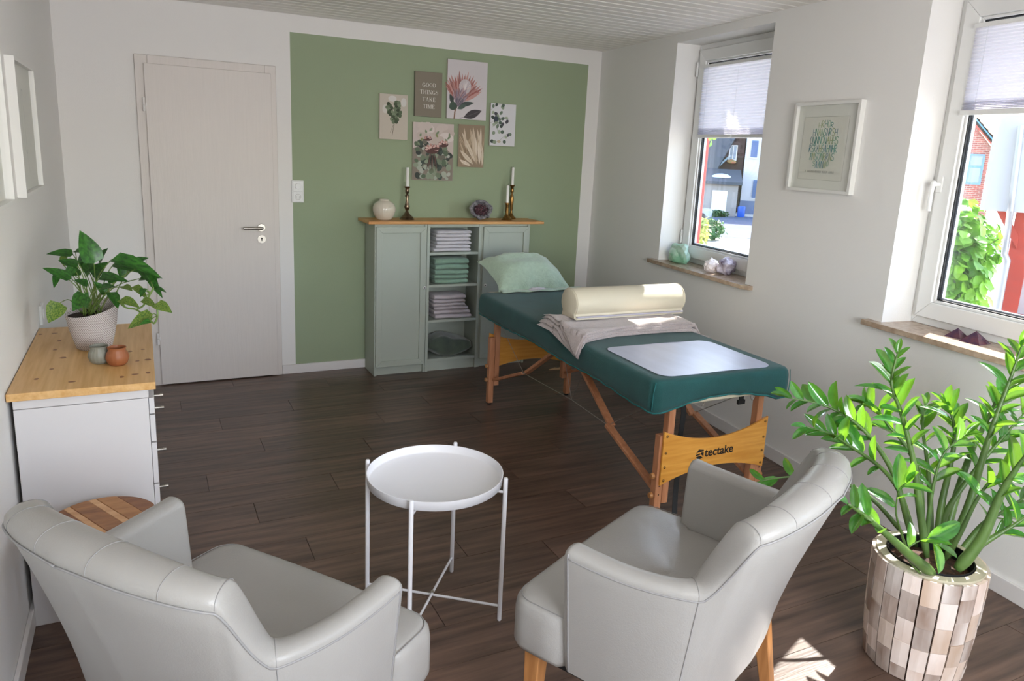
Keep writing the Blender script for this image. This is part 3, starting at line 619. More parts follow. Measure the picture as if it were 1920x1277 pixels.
P2 = [(.001, 0), (.041, 0), (.042, .006), (.034, .01), (.032, .014), (.02, .024), (.015, .034), (.0125, .04), (.0125, .095), (.014, .1), (.014, .106), (.021, .110), (.021, .113), (.013, .113), (.012, .1), (.001, .1)]
candlestick('short straight brass candlestick in front of the taller brass one', 2.408, 4.935, P2, BRASS, .138, 'candlesticks', 'white candle in the short brass stick', zs=1.12)
P3 = [(.001, 0), (.037, 0), (.038, .006), (.03, .012), (.018, .022), (.011, .035), (.008, .05), (.011, .06), (.013, .1), (.016, .13), (.012, .145), (.008, .152), (.007, .162), (.014, .17), (.012, .178), (.012, .2), (.021, .208), (.022, .211), (.013, .211), (.012, .2), (.001, .2)]
candlestick('tall slender brass candlestick at the right end of the pine board', 2.490, 5.030, P3, BRASS, .142, 'candlesticks', 'white candle in the tall brass stick at the right end', zs=1.19)
# geode
def rock(name, label, cat, m, loc, sx, sy, sz, seed=0, amp=.25, sub=3, freq=1.6, group=None, flat=False, parent=None):
    bm = bmesh.new(); bmesh.ops.create_icosphere(bm, subdivisions=sub, radius=1)
    for v in bm.verts:
        p = v.co.copy(); q = 1 + amp * noise.noise(p * freq + Vector((seed * 7.3, seed, 0))); v.co = Vector((p.x * sx * q, p.y * sy * q, p.z * sz * q))
    mz = min(v.co.z for v in bm.verts)
    for v in bm.verts: v.co.z = max(v.co.z - mz, .10 * sz) - .10 * sz
    me = bpy.data.meshes.new(name); bm.to_mesh(me); bm.free(); me.materials.append(m)
    if not flat: me.polygons.foreach_set('use_smooth', [True] * len(me.polygons))
    o = bpy.data.objects.new(name, me); C.objects.link(o); o.location = loc
    if label: tag(o, label, cat, group)
    if parent: o.parent = parent
    return o
g = thing('amethyst_geode', 'open amethyst geode with dark purple crystals and a green back', 'geode', (2.205, 4.95, 1.0855), 0)
tilt = Matrix.Translation((0, 0, .072)) @ Matrix.Rotation(math.radians(-14), 4, 'Z') @ Matrix.Rotation(math.radians(68), 4, 'X')
rs = []; n = 40; rn = random.Random(9)
for rr, zz in ((.012, -.062), (.04, -.055), (.066, -.03), (.078, -.005), (.080, .012), (.070, .018), (.06, .012), (.05, -.006), (.035, -.02), (.01, -.028)):
    rs.append([(rr * math.cos(2 * PI * i / n) * 1.05 * (1 + .22 * noise.noise(Vector((math.cos(2 * PI * i / n) * 2, math.sin(2 * PI * i / n) * 2, zz * 10)))), rr * math.sin(2 * PI * i / n) * .9 * (1 + .26 * noise.noise(Vector((math.cos(2 * PI * i / n) * 3, math.sin(2 * PI * i / n) * 3, zz * 10 + 4)))), zz + .004 * noise.noise(Vector((i * .9, rr * 40, 0)))) for i in range(n)])
b = MB(); b.rings(rs[:5], True, False); obj('rind', b, mat('geode_green', '2F4A42', .4, col2='22302C', vscale=20), g, smooth=True, M=tilt)
b = MB(); b.rings(rs[4:], False, True); obj('rim', b, mat('geode_rim', 'A09EA2', .4, col2='3E3A44', vscale=60, bump=.8, bscale=90), g, M=tilt)
CRY = mat('amethyst_dark', '24141F', .15, col2='6A444C', vscale=14, spec=.8, rand=.4)
cm = bmesh.new(); bmesh.ops.create_icosphere(cm, subdivisions=1, radius=.0095)
cme = bpy.data.meshes.new('crystal'); cm.to_mesh(cme); cm.free(); cme.materials.append(CRY)
for i in range(46):
    a = i * 2.4; r_ = .05 * math.sqrt(i / 46); o = bpy.data.objects.new('crystal', cme); C.objects.link(o); o.parent = g
    o.matrix_local = tilt @ Matrix.Translation((r_ * math.cos(a), r_ * .85 * math.sin(a), -.016 + .012 * (r_ / .05) ** 2 + rn.uniform(-.003, .005))) @ Matrix.Rotation(rn.uniform(0, 3), 4, 'X') @ Matrix.Scale(rn.uniform(.7, 1.25), 4)
# ------------------------------------------------------------------ massage table
TX, TY = 2.2, 3.24
mt = thing('massage_table', 'folding wooden massage table with steel cables and yellow end boards', 'massage table', (TX, TY, 0))
LY = (-.90, .82)
for ey in LY:
    sg = -1 if ey < 0 else 1
    for sx in (-1, 1):
        x = sx * .285
        b = MB(); b.box((x - .0175, ey - .018, .012), (x + .0175, ey + .018, .44)); b.cyl((x, ey, 0), (x, ey, .014), .012, n=12)
        lg = obj('leg', b, BEECH, mt, bevel=.003)
        b = MB(); b.cyl((x, ey, 0), (x, ey, .016), .0145, n=14); obj('rubber_foot', b, RUB, lg)
        b = MB()
        for k in range(6): b.cyl((x, ey + sg * .0185, .17 + k * .04), (x, ey + sg * .017, .17 + k * .04), .0035, n=8)
        obj('adjusting_hole', b, mat('hole_dark', '2A1A12', .9), lg)
        for z in (.165, .255):
            b = MB(); b.cyl((x + sx * .0175, ey, z), (x + sx * .022, ey, z), .007, n=8); b.cyl((x + sx * .022, ey, z), (x + sx * .036, ey, z), .015, .012, n=8); obj('knob', b, OAKLEG, lg, bevel=.002)
        xi = x - sx * .036
        b = MB(); b.box((xi - .0165, ey - .018, .125), (xi + .0165, ey + .018, .60)); obj('upper_leg', b, BEECH, mt, bevel=.003)
        # folding brace in two pieces
        xb = sx * .262; hy = ey - sg * .43 + (.02 if ey > 0 else 0)
        b = MB(); b.bar((xb, ey - sg * .02, .165), (xb, hy, .325), .018, .036, (1, 0, 0)); obj('brace', b, BEECH, mt, bevel=.003)
        b = MB(); b.bar((xb - sx * .018, hy - sg * -.012, .318), (xb - sx * .018, ey - sg * .80, .585), .018, .036, (1, 0, 0)); obj('brace', b, BEECH, mt, bevel=.003)
        b = MB(); b.cyl((xb + sx * .012, hy, .325), (xb - sx * .03, hy, .325), .006, n=10); obj('hinge_bolt', b, STEEL, mt)
        b = MB(); c0 = (xb, hy, .322); b.tube([c0, (xb, -.13, .338)], .0016, 6); b.tube([c0, (xb + sx * .01, ey - sg * .03, .58)], .0016, 6); obj('steel_cable', b, STEEL, mt)
    # end board, concave along top and bottom
    yb = ey + sg * .020; pts = []; N = 24
    for i in range(N + 1): u = -1 + 2 * i / N; pts.append((u * .292, .462 - .062 * (1 - u * u)))
    for i in range(N + 1): u = 1 - 2 * i / N; pts.append((u * .292, .218 + .052 * (1 - u * u)))
    b = MB(); b.prism(pts, lambda a, c, t: (a, t, c), yb, yb + sg * .010); bd = obj('end_board', b, PANEL, mt, bevel=.001)
    for sx in (-1, 1):
        for z in (.24, .30, .365, .44): b = MB(); b.lathe([(.006, 0), (.006, .002), (.003, .0045), (.001, .005)], n=10); obj('screw', b, BRASS, bd, smooth=50, M=Matrix.Translation((sx * .276, yb + sg * .010, z)) @ Matrix.Rotation(-sg * PI / 2, 4, 'X'))
    if sg < 0:
        cu = bpy.data.curves.new('lettering', 'FONT'); cu.body = 'tectake'; cu.size = .055; cu.offset = .0012; cu.extrude = .0002; cu.align_x = 'LEFT'
        to = bpy.data.objects.new('tmp', cu); C.objects.link(to); dg = bpy.context.evaluated_depsgraph_get(); me = bpy.data.meshes.new_from_object(to.evaluated_get(dg)); bpy.data.objects.remove(to)
        me.materials.clear(); me.materials.append(mat('print_black', '15161A', .5))
        o = bpy.data.objects.new('lettering', me); C.objects.link(o); o.parent = bd; o.matrix_local = Matrix.Translation((-.062, yb - .0104, .318)) @ Matrix.Rotation(PI / 2, 4, 'X')
        b = MB()         # hexagonal emblem with a small key-like cut
        def em(poly): b.prism(poly, lambda a, c, t: (a, t, c), yb - .0104, yb - .0100)
        cx, cz, r_ = -.090, .334, .0205
        em([(cx - r_, cz + .004), (cx - .007, cz + .022), (cx + .021, cz + .017), (cx + .0215, cz + .010), (cx - .012, cz + .008)])
        em([(cx - r_, cz - .001), (cx + .004, cz + .003), (cx + .004, cz - .004), (cx - r_, cz - .008)])
        em([(cx + .008, cz + .005), (cx + .022, cz + .007), (cx + .022, cz - .014), (cx + .006, cz - .001)])
        em([(cx - .019, cz - .012), (cx + .003, cz - .008), (cx + .019, cz - .018), (cx + .004, cz - .024), (cx - .010, cz - .022)])
        obj('emblem', b, mat('print_black', '15161A', .5), bd)
for sx in (-1, 1):
    b = MB(); m_ = (sx * .262, -.13, .338); b.tube([m_, (sx * .262, .0, .60)], .0016, 6); b.tube([m_, (sx * .255, -.26, .60)], .0012, 6); obj('steel_cable', b, STEEL, mt)
b = MB(); b.tube([(-.262, -.13, .338), (.262, -.13, .338)], .0017, 6); obj('steel_cable', b, STEEL, mt)
CR = Matrix.Translation((.017, -.002, 0)) @ Matrix.Rotation(-.0323, 4, 'Z')
b = MB(); b.box((-.335, -.93, .585), (.335, -.003, .612)); b.box((-.335, .003, .585), (.335, .93, .612)); obj('frame', b, BEECH, mt, bevel=.004, M=CR)
b = MB(); b.box((-.345, -.93, .610), (.345, .94, .678)); obj('mattress', b, CREAMV, mt, bevel=.02, seg=4, M=CR)
b = MB(); b.cyl((-.325, -.38, .585), (-.325, -.24, .585), .028, n=16); obj('vinyl_flap', b, CREAMV, mt, bevel=.008)
b = MB(); b.box((-.35, -.945, .578), (.35, -.91, .63)); obj('front_edge', b, CREAMV, mt, bevel=.008)
b = MB(); b.box((-.16, .93, .60), (.20, 1.20, .655)); obj('headrest', b, CREAMV, mt, bevel=.02, seg=3)
b = MB(); b.tube(spline([(-.12, -.80, .60), (-.118, -.83, .50), (-.13, -.84, .38), (-.125, -.84, .22), (-.15, -.87, .12), (-.17, -.90, .05)], 16), .001, 4)
rs = [[(p[0] - .014, p[1] - .001, p[2]), (p[0] + .014, p[1] - .001, p[2]), (p[0] + .014, p[1] + .001, p[2]), (p[0] - .014, p[1] + .001, p[2])] for p in spline([(-.118, -.80, .60), (-.116, -.83, .50), (-.13, -.84, .38), (-.125, -.84, .22), (-.15, -.87, .12), (-.17, -.90, .05)], 14)]
b = MB(); b.rings(rs); obj('strap', b, BLACKM, mt)
b = MB(); b.box((.105, -.925, .535), (.145, -.913, .556)); b.box((.112, -.922, .553), (.138, -.916, .59)); obj('buckle', b, BLACKM, mt, bevel=.002)
for x, rr in ((.185, .016), (-.1, .012), (.345, .010)):
    b = MB(); b.tube([(x + rr * .7 * math.cos(t), -.925, .572 + rr * 1.5 * math.sin(t)) for t in [2 * PI * i / 20 for i in range(21)]], .0016, 6); obj('d_ring', b, STEEL, mt, smooth=50)

# fitted cover ---------------------------------------------------------
def rrect(hx, hy, r, n=10, dens=.03):
    pts = []
    for cx, cy, a0 in ((hx - r, hy - r, 0), (-hx + r, hy - r, 90), (-hx + r, -hy + r, 180), (hx - r, -hy + r, 270)):
        for i in range(n + 1): a = math.radians(a0 + 90 * i / n); pts.append((cx + r * math.cos(a), cy + r * math.sin(a)))
    out = []
    for i in range(len(pts)):
        p, q = pts[i], pts[(i + 1) % len(pts)]; L = math.hypot(q[0] - p[0], q[1] - p[1]); m = max(1, int(L / dens))
        for k in range(m): out.append((p[0] + (q[0] - p[0]) * k / m, p[1] + (q[1] - p[1]) * k / m))
    return out
HX, HY = .372, .965
CM = Matrix.Translation((2.217, 3.238, 0)) @ Matrix.Rotation(-.0323, 4, 'Z')
O1 = rrect(HX, HY, .045)
rs = []
def hem(x, y):
    z = .558
    if y < -HY + .02: z += .045 * max(0, 1 - (x / .30) ** 2)
    if y > HY - .02: z += .02 * max(0, 1 - (x / .3) ** 2)
    if abs(x) > HX - .02: z += .012 * max(0, 1 - (y / .8) ** 2) + .004 * math.sin(y * 9)
    return z + .002 * math.sin(x * 60) + .002 * math.sin(y * 55)
for k, (ins, zf) in enumerate(((.016, 'i'), (.004, 'h'), (0.0, .2), (-.001, .5), (0.0, .75), (.003, .88), (.010, .955), (.022, .99), (.04, 1.0), (.09, 1.0), (.18, 1.003), (.30, 1.003))):
    ring = []
    for x, y in O1:
        L = math.hypot(x, y); hx, hy = HX - ins, HY - ins
        px = math.copysign(min(abs(x), hx) if ins < .05 else abs(x) * (hx / HX), x); py = math.copysign(min(abs(y), hy) if ins < .05 else abs(y) * (hy / HY), y)
        px = x * (hx / HX); py = y * (hy / HY)
        h0 = hem(x, y); pull = .007 * math.sin(y * 4 + 1) if abs(x) > HX - .02 else 0
        if zf == 'i': z = h0 + .006
        elif zf == 'h': z = h0
        else: z = h0 + (.70 - h0) * zf
        if isinstance(zf, float) and zf < .9: px += math.copysign(pull * (1 - zf), x)
        ring.append((px, py, z + (.0012 * noise.noise(Vector((px * 9, py * 9, 0))) if k > 6 else 0)))
    rs.append(ring)
b = MB(); b.rings(rs, False, True)
cv = thing('table_cover', 'dark teal fitted towelling cover stretched over the massage table', 'table cover', M=CM)
obj('cover_fabric', b, TEAL, cv, smooth=True)
b = MB(); b.tube([(x * 1.0, y * 1.0, hem(x, y) + .006) for x, y in O1] + [(O1[0][0], O1[0][1], hem(*O1[0]) + .006)], .0035, 6); obj('hem', b, mat('teal_hem', '226868', .9), cv, smooth=True)
for sx in (-1, 1):
    b = MB(); b.tube([(sx * (HX - .012), -HY + .010, .69), (sx * (HX - .004), -HY + .010, .64), (sx * (HX - .004), -HY + .012, .57)], .002, 6); obj('corner_seam', b, mat('teal_hem', '226868', .9), cv)

def onT(x, y, z=0): return CM @ Vector((x, y, z))
# clear white foot sheet
so = [(x - .01, y - .692) for x, y in rrect(.30, .238, .06, 10)]
b = MB(); b.prism(so, lambda a, c, t: tuple(CM @ Vector((a, c, t + .0012 * math.sin(a * 16 + 1)))), .7025, .7040); c = base(b)
tag(obj('foot_sheet', b, SHEETM, smooth=40, loc=c), 'thin whitish vinyl sheet with rounded corners on the near end of the teal cover', 'mat')

# folded blanket under the bolster ----------------------------------------
bk = thing('folded_blanket', 'taupe fleece blanket folded in layers, draped across the teal cover under the bolster', 'blanket', (2.2, 3.0, .70))
NL = 4; TLF_ = .012
def surf(x):                       # height of the cover below the blanket, dropping over the long edges
    if x < -.362: return -(-.362 - x) * 1.6
    if x > .362: return -((x - .362) ** 1.1) * 1.9
    return -.018 * max(0, (abs(x) - .335) / .027) ** 2
for L_ in range(NL):
    rs = []; NX = 60; top = L_ == NL - 1
    for i in range(NX + 1):
        u = i / NX
        # near and far corners of the left end differ: the far one stays on the table, the near one hangs over the edge
        xn = -.405 - .006 * L_ + u * (.86 + .012 * L_); xf = -.372 + .012 * L_ + u * (.83 - .01 * L_)
        yn = -.16 + .115 * min(1, u / .33) ** .8 + .012 * math.sin((u - .33) * 5) * (u > .33) - .05 * max(0, u - .72) - .006 * (NL - 1 - L_) * min(1, max(-.3, (u - .35) * 4)) + .005 * math.sin(u * 13 + L_ * 2.3)
        yf = .33 - .045 * u
        r_ = []; K = 30
        def P_(v, side):
            x = xn + (xf - xn) * min(1, v * 1.4) if u < .5 else xn + (xf - xn) * v
            y = yn + (yf - yn) * v
            e = math.sqrt(max(0, 1 - (1 - min(v, .035) / .035) ** 2)) * math.sqrt(max(0, 1 - (1 - min(1 - v, .02) / .02) ** 2))
            eu = math.sqrt(max(.03, 1 - (1 - min(u, .03) / .03) ** 2)) * math.sqrt(max(.03, 1 - (1 - min(1 - u, .02) / .02) ** 2))
            wr_ = .006 * noise.noise(Vector((x * 4 + 3, y * 6, L_ * .4))) + .006 * math.sin(y * 42 + x * 9) * math.exp(-((x + .30) / .12) ** 2) + .006 * math.sin(x * 34 + y * 20) * math.exp(-((x - .33) / .09) ** 2)
            roll = .016 * math.exp(-((x + .36) / .03) ** 2) * min(1, max(0, (y + .02) / .12))     # thick rolled fold at the far left
            z = max(surf(x), -.085) + .004 + L_ * TLF_ + (TLF_ * (.48 + side * .62 * e * eu)) + (wr_ if L_ else wr_ * .3) * min(1, v * 8) * (1 if side > 0 or L_ else 0) + roll * (L_ + 1) / NL
            return (x, y, max(z, surf(x) + .0015) if abs(x) < .36 else z)
        for k in range(K + 1): r_.append(P_((k / K) ** 1.5, 1))
        for k in range(K, -1, -1): r_.append(P_((k / K) ** 1.5, -1))
        rs.append(r_)
    b = MB(); b.rings(rs); obj('fold_layer', b, TAUPE, bk, smooth=True)

# bolster -------------------------------------------------------------------
bo = thing('bolster', 'cream vinyl half round bolster cushion lying on the taupe blanket', 'bolster', (2.285, 3.20, .756), -.01)
prof = [(-.072, 0.0)]; N = 40
for i in range(N + 1):
    a = math.radians(222 - 264 * i / N); prof.append((.084 * math.cos(a), .076 + .084 * math.sin(a) * (.92 if math.sin(a) > 0 else .86)))
prof.append((.072, 0.0)); prof = [(y, max(z, 0)) for y, z in prof]
rs = []
for x, s in ((-.345, .0), (-.345, .90), (-.342, .965), (-.336, 1.0), (0, 1.0), (.336, 1.0), (.342, .965), (.345, .90), (.345, 0)): rs.append([(x, y * s, .07 + (z - .07) * s) for y, z in prof])
b = MB(); b.rings(rs[1:-1]); obj('bolster_body', b, CREAMV, bo, smooth=40)
b = MB(); b.box((-.335, -.0805, .010), (.335, -.066, .018)); obj('zip', b, mat('zip_grey', 'B9B6C4', .5), bo, bevel=.002)
for sx in (-1, 1):
    b = MB(); q = [(sx * .3375, y * 1.004, .07 + (z - .07) * 1.004) for y, z in prof]; b.tube(q, .0022, 6); obj('piping', b, CREAMV, bo, smooth=True)

# pillow in a towel --------------------------------------------------------
pw = thing('pillow', 'plump pillow wrapped in a mint green towel at the far end of the massage table', 'pillow', (2.27, 4.30, .70))
NX, NY = 36, 24
def pil(u, v, top):
    x = -.245 + .49 * u; P0 = Vector((x + .0, -.14, .004)); P1 = Vector((x * .97 - .03, .17, .160))
    p = P0.lerp(P1, v); fx = (1 - abs(2 * u - 1) ** 3.2); fy = (1 - abs(2 * v - 1) ** 2.6); puff = .122 * max(0, fx * fy) ** .6
    puff += .022 * noise.noise(Vector((u * 5, v * 4, 1))) * min(1, fx * fy * 2)
    corner = (abs(2 * u - 1) ** 4) * (abs(2 * v - 1) ** 4); n = Vector((0, -.42, .9))
    q = p + n * (puff if top else -puff * .30); q.x += (2 * u - 1) * .03 * corner
    if not top: q.z = min(q.z, p.z)
    q += Vector((0, .004, .006)) * math.sin(u * 31 + v * 5) * (v < .12 or v > .9 or u < .06 or u > .94)
    q.z = max(q.z, .004); return q
b = MB(); vs = []; fs = []
for top in (1, 0):
    o_ = len(vs)
    for j in range(NY + 1):
        for i in range(NX + 1): vs.append(tuple(pil(i / NX, j / NY, top)))
    for j in range(NY):
        for i in range(NX):
            a = o_ + j * (NX + 1) + i; fs.append((a, a + 1, a + NX + 2, a + NX + 1))
b.add(vs, fs); obj('pillow_body', b, MINT, pw, smooth=True)
vs = []; fs = []
for j in range(5):
    for i in range(NX + 1):
        u = i / NX; x = -.265 + .60 * u; y = -.115 - .012 * j; vs.append((x, y - .02, .004 + .011 * max(0, 1 - j / 3.2) + .003 * (1 + math.sin(u * 23 + j)) * (j > 1)))
for j in range(4):
    for i in range(NX): a = j * (NX + 1) + i; fs.append((a, a + 1, a + NX + 2, a + NX + 1))
b = MB(); b.add(vs, fs); o = obj('towel_hem', b, MINT, pw, smooth=True); sm = o.modifiers.new('solid', 'SOLIDIFY'); sm.thickness = .004; sm.offset = 1
rock('lace_cloth', 'small crumpled white lace cloth tucked at the front of the mint pillow', 'cloth', mat('lace_white', 'DCD6DA', .8, bump=.8, bscale=200), (2.262, 4.145, .7035), .062, .016, .012, seed=3, amp=.5, freq=3)

# sunlight painted as a pale scrap on the floor
b = MB(); b.prism([(-.07, -.02), (.075, -.03), (.045, .012), (.02, 0), (0, .016)], lambda a, c, t: (a, c, t), 0, .006)
tag(obj('sun_patch', b, mat('sunlit_tan', 'D2AE86', .6), loc=(2.72, 4.62, .001)), 'sunlight painted as a small tan scrap on the floor behind the massage table', 'patch')

# ------------------------------------------------------------------ tray table
tt = thing('tray_table', 'round white metal tray table between the two armchairs', 'side table', (.832, 2.165, 0))
b = MB(); b.lathe([(.001, .487), (.222, .487), (.226, .490), (.2285, .520), (.2265, .5205), (.2235, .494), (.219, .4905), (.001, .4905)], n=72, cap0=False, cap1=False); obj('tray', b, WHITEM, tt, smooth=50)
for k in range(4):
    a = math.radians(-38 + 90 * k); x, y = .242 * math.cos(a), .242 * math.sin(a)
    b = MB(); b.lathe([(.001, 0), (.006, 0), (.0075, .003), (.0075, .525), (.006, .5285), (.001, .5295)], (x, y, 0), n=14); obj('leg', b, WHITEM, tt, smooth=50)
for k in range(2):
    a = math.radians(-38 + 90 * k); d = Vector((math.cos(a), math.sin(a), 0)); z = .055 + .007 * k
    b = MB(); b.tube([d * -.24 + Vector((0, 0, z)), d * .24 + Vector((0, 0, z))], .0045, 10); obj('cross_bar', b, WHITEM, tt, smooth=50)
    b = MB(); b.tube([d * -.24 + Vector((0, 0, .478 + .0 * k)), d * .24 + Vector((0, 0, .478))], .0045, 10); obj('tray_support', b, WHITEM, tt, smooth=50)
b = MB(); b.cyl((0, 0, .063), (0, 0, .0685), .006, n=12); obj('cross_screw', b, STEEL, tt)

# ------------------------------------------------------------------ armchairs
def armchair(label, M, group):
    t = thing('armchair', label, 'armchair', M=M, group=group)
    # local: x across, y = depth towards the back (0 = front edge of the seat)
    baseP = spline([(.345, .175, 0), (.342, .30, 0), (.325, .40, 0), (.29, .450, 0), (.235, .480, 0), (.13, .500, 0), (0, .508, 0)], 48)
    topP = spline([(.374, .168, 0), (.366, .29, 0), (.346, .41, 0), (.312, .520, 0), (.292, .600, 0), (.16, .648, 0), (0, .665, 0)], 48)
    topI = spline([(.314, .170, 0), (.308, .29, 0), (.290, .395, 0), (.266, .460, 0), (.266, .530, 0), (.15, .560, 0), (0, .570, 0)], 48)
    TH = [.062 + .022 * min(1, max(0, (i - 20) / 14)) for i in range(49)]
    def ht(i):
        u = i / 48
        if u < .45: return .672 - .010 * math.sin(u / .45 * PI)
        if u < .64: f = (u - .45) / .19; g_ = 3 * f * f - 2 * f ** 3; return .672 + (.838 - .672) * (.7 * f + .3 * g_)
        f = (u - .64) / .36; return .838 + .042 * math.sin(f * PI / 2)
    secs = []
    for i in range(49):
        B, T = baseP[i], topP[i]; h = ht(i); z0 = .325
        dv = topI[i] - T
        hm = .88
        def at(z):
            f = (z - z0) / ((.67 if i < 19 else .67 + .18 * min(1, (i - 19) / 12)) - z0); f = f ** (1 + .3 * min(1, max(0, (i - 19) / 12))); p = B.lerp(T, f); return Vector((p.x, p.y, z))
        th = dv.length; nin = dv.normalized(); r_ = th / 2; sec = [at(z0)]
        for k in range(1, 9): sec.append(at(z0 + (h - r_ * .75 - z0) * k / 8))
        c = at(h - r_ * .75)
        for k in range(1, 10):
            a = PI * k / 10; sec.append(c + nin * (r_ - r_ * math.cos(a)) + Vector((0, 0, math.sin(a) ** .8 * r_ * .75)))
        zi = .40
        for k in range(8, -1, -1):
            z = zi + (h - r_ * .75 - zi) * k / 8; sec.append(at(z) + nin * (th + .012 * (1 - k / 8)))
        secs.append(sec)
    mir = [[Vector((-p.x, p.y, p.z)) for p in s] for s in secs[:-1]]
    allsec = secs + mir[::-1]
    def endcap(sec, d):
        c = sum(sec, Vector()) / len(sec); return [[c + (p - c) * s + Vector((0, -o, 0)) for p in sec] for s, o in ((.86, .016), (.95, .013), (.99, .006))]
    e0 = endcap(allsec[0], 1); e1 = endcap(allsec[-1], 1)
    full = e0 + allsec + e1[::-1]
    b = MB(); b.rings(full, True, True); obj('shell', b, LEATHER, t, smooth=60)
    # seat with a wider front
    def sup(u, n): return math.copysign(abs(u) ** n, u)
    rs = []
    zz = [(.322, .93, .0), (.326, .985, .0), (.34, 1, 0), (.38, 1.0, 0), (.43, 1.0, 0), (.452, .992, 0), (.464, .97, 0), (.471, .93, 0), (.475, .85, 0), (.479, .6, 0), (.481, .3, 0), (.482, .05, 0)]
    out = []
    for x, y in rrect(.358, .285, .055, 8, .05):
        wx = .358 if y < -.13 else .358 - .064 * min(1, (y + .13) / .05) - .05 * max(0, y) / .28; out.append((x * wx / .358, (y if y < 0 else y * .66) - .006))
    for z, s, _ in zz: rs.append([(x * s if s < .9 else x - math.copysign(.358 * (1 - s), x) * (abs(x) > .2), .275 + y * s if s < .9 else .275 + y + (.285 * (1 - s) if y < -.2 else 0), z + (.008 * (1 - (x / .35) ** 2) if z > .46 else 0)) for x, y in out])
    b = MB(); b.rings(rs); obj('seat', b, LEATHER, t, smooth=60)
    # piping and seams
    def off(i, z, mx=1, o=.0015):
        sec = allsec[i]; return sec
    for sx in (1, -1):
        pts = [(sx * (secs[i][8].x), secs[i][8].y + (.001 if i > 30 else 0), secs[i][8].z - .004) for i in range(0, 49)]
        b = MB(); b.tube(pts, .0024, 6); obj('piping', b, PIPE, t, smooth=True)
        s0 = e0[2]; pts = [(sx * p.x * 1.001, p.y + .003, p.z) for p in [e0[2][k] for k in range(0, 10)]]
        b = MB(); b.tube(pts, .0024, 6); obj('piping', b, PIPE, t, smooth=True)
        for i in (21, 31, 37, 44):
            pts = [(sx * p.x, p.y, p.z + .0004) for p in secs[i][8:18]]; b = MB(); b.tube(pts, .0009, 5); obj('seam', b, SEAMM, t)
        pts = [(sx * (p.x + .0006), p.y + .0004, p.z) for p in secs[21][0:9]]; b = MB(); b.tube(pts, .0012, 5); obj('seam', b, SEAMM, t)
        pts = [(sx * (.358 - .055 * (1 - math.sin(a)) - .0105), -.016 + .055 * (1 - math.cos(a)) + .0105, .4665) for a in [PI / 2 * k / 6 for k in range(7)]] + [(sx * .3475, .10, .4665), (sx * .3475, .15, .4665)]; b = MB(); b.tube(pts, .0012, 5); obj('seam', b, SEAMM, t)
    b = MB(); b.tube([(-.30, -.0055, .4665), (0, -.0055, .4675), (.30, -.0055, .4665)], .0012, 5); obj('seam', b, SEAMM, t)
    b = MB(); b.box((-.32, .03, .30), (.32, .44, .33)); obj('base_cloth', b, mat('base_black', '1C1A1A', .9), t)
    for sx in (-1, 1):
        for y0, y1 in ((.045, .035), (.425, .49)):
            b = MB(); rs = [[(sx * .298 + a * w, y + c * w, z) for a, c in ((-1, -1), (1, -1), (1, 1), (-1, 1))] for w, y, z in ((.0155, y1, 0), (.024, y0, .325))]
            b.rings(rs); obj('leg', b, OAKLEG, t, bevel=.003)
    return t
def pose(ox, oy, th, flip):
    U = Vector((math.cos(th), math.sin(th))); V = Vector((-U.y, U.x))
    if flip: V = -V; U = -U
    return Matrix(((U.x, V.x, 0, ox), (U.y, V.y, 0, oy), (0, 0, 1, 0), (0, 0, 0, 1)))
armchair('cream leather armchair right of the tray table, seen from behind, beside the leafy floor plant', pose(1.1163, 1.652, -2.690, False), 'cream leather armchairs')
armchair('cream leather armchair at the left edge, seen from behind, beside the striped wooden stool', pose(.3650, 1.7600, -.9415, True), 'cream leather armchairs')

# ------------------------------------------------------------------ round stool
st = thing('round_stool', 'low round stool with a striped acacia wood top behind the left armchair', 'stool', (-.162, 2.335, 0))
WS = [mat('acacia_%d' % i, c, .45, col2=d, vscale=5, stretch=(2, 9, 2)) for i, (c, d) in enumerate((('A5703F', '7E4F28'), ('D2A476', 'C08E5E'), ('8E5A30', '6E4020'), ('B27F4C', '9A6636')))]
rad = .150; angS = math.radians(-62); edges = [-.150, -.112, -.088, -.045, -.025, .028, .050, .10, .150]
for i in range(len(edges) - 1):
    a0, a1 = edges[i] + .0004, edges[i + 1] - .0004; pts = []
    for k in range(9): y = a0 + (a1 - a0) * k / 8; pts.append((math.sqrt(max(0, rad * rad - y * y)), y))
    for k in range(9): y = a1 - (a1 - a0) * k / 8; pts.append((-math.sqrt(max(0, rad * rad - y * y)), y))
    b = MB(); b.prism(pts, lambda a, c, t: (a * math.cos(angS) - c * math.sin(angS), a * math.sin(angS) + c * math.cos(angS), t), .425, .452 - .0006 * (i % 2)); obj('strip', b, WS[[0, 1, 2, 1, 0, 1, 3, 2][i]], st, bevel=.0015)
b = MB(); b.lathe([(.125, .405), (.146, .425)], n=40); obj('underframe', b, WS[2], st)
for k in range(3):
    a = 2 * PI * k / 3 + .4; b = MB(); b.tube([(.13 * math.cos(a), .13 * math.sin(a), 0), (.09 * math.cos(a), .09 * math.sin(a), .41)], [.013, .018], 14); obj('leg', b, WS[0], st, smooth=40)

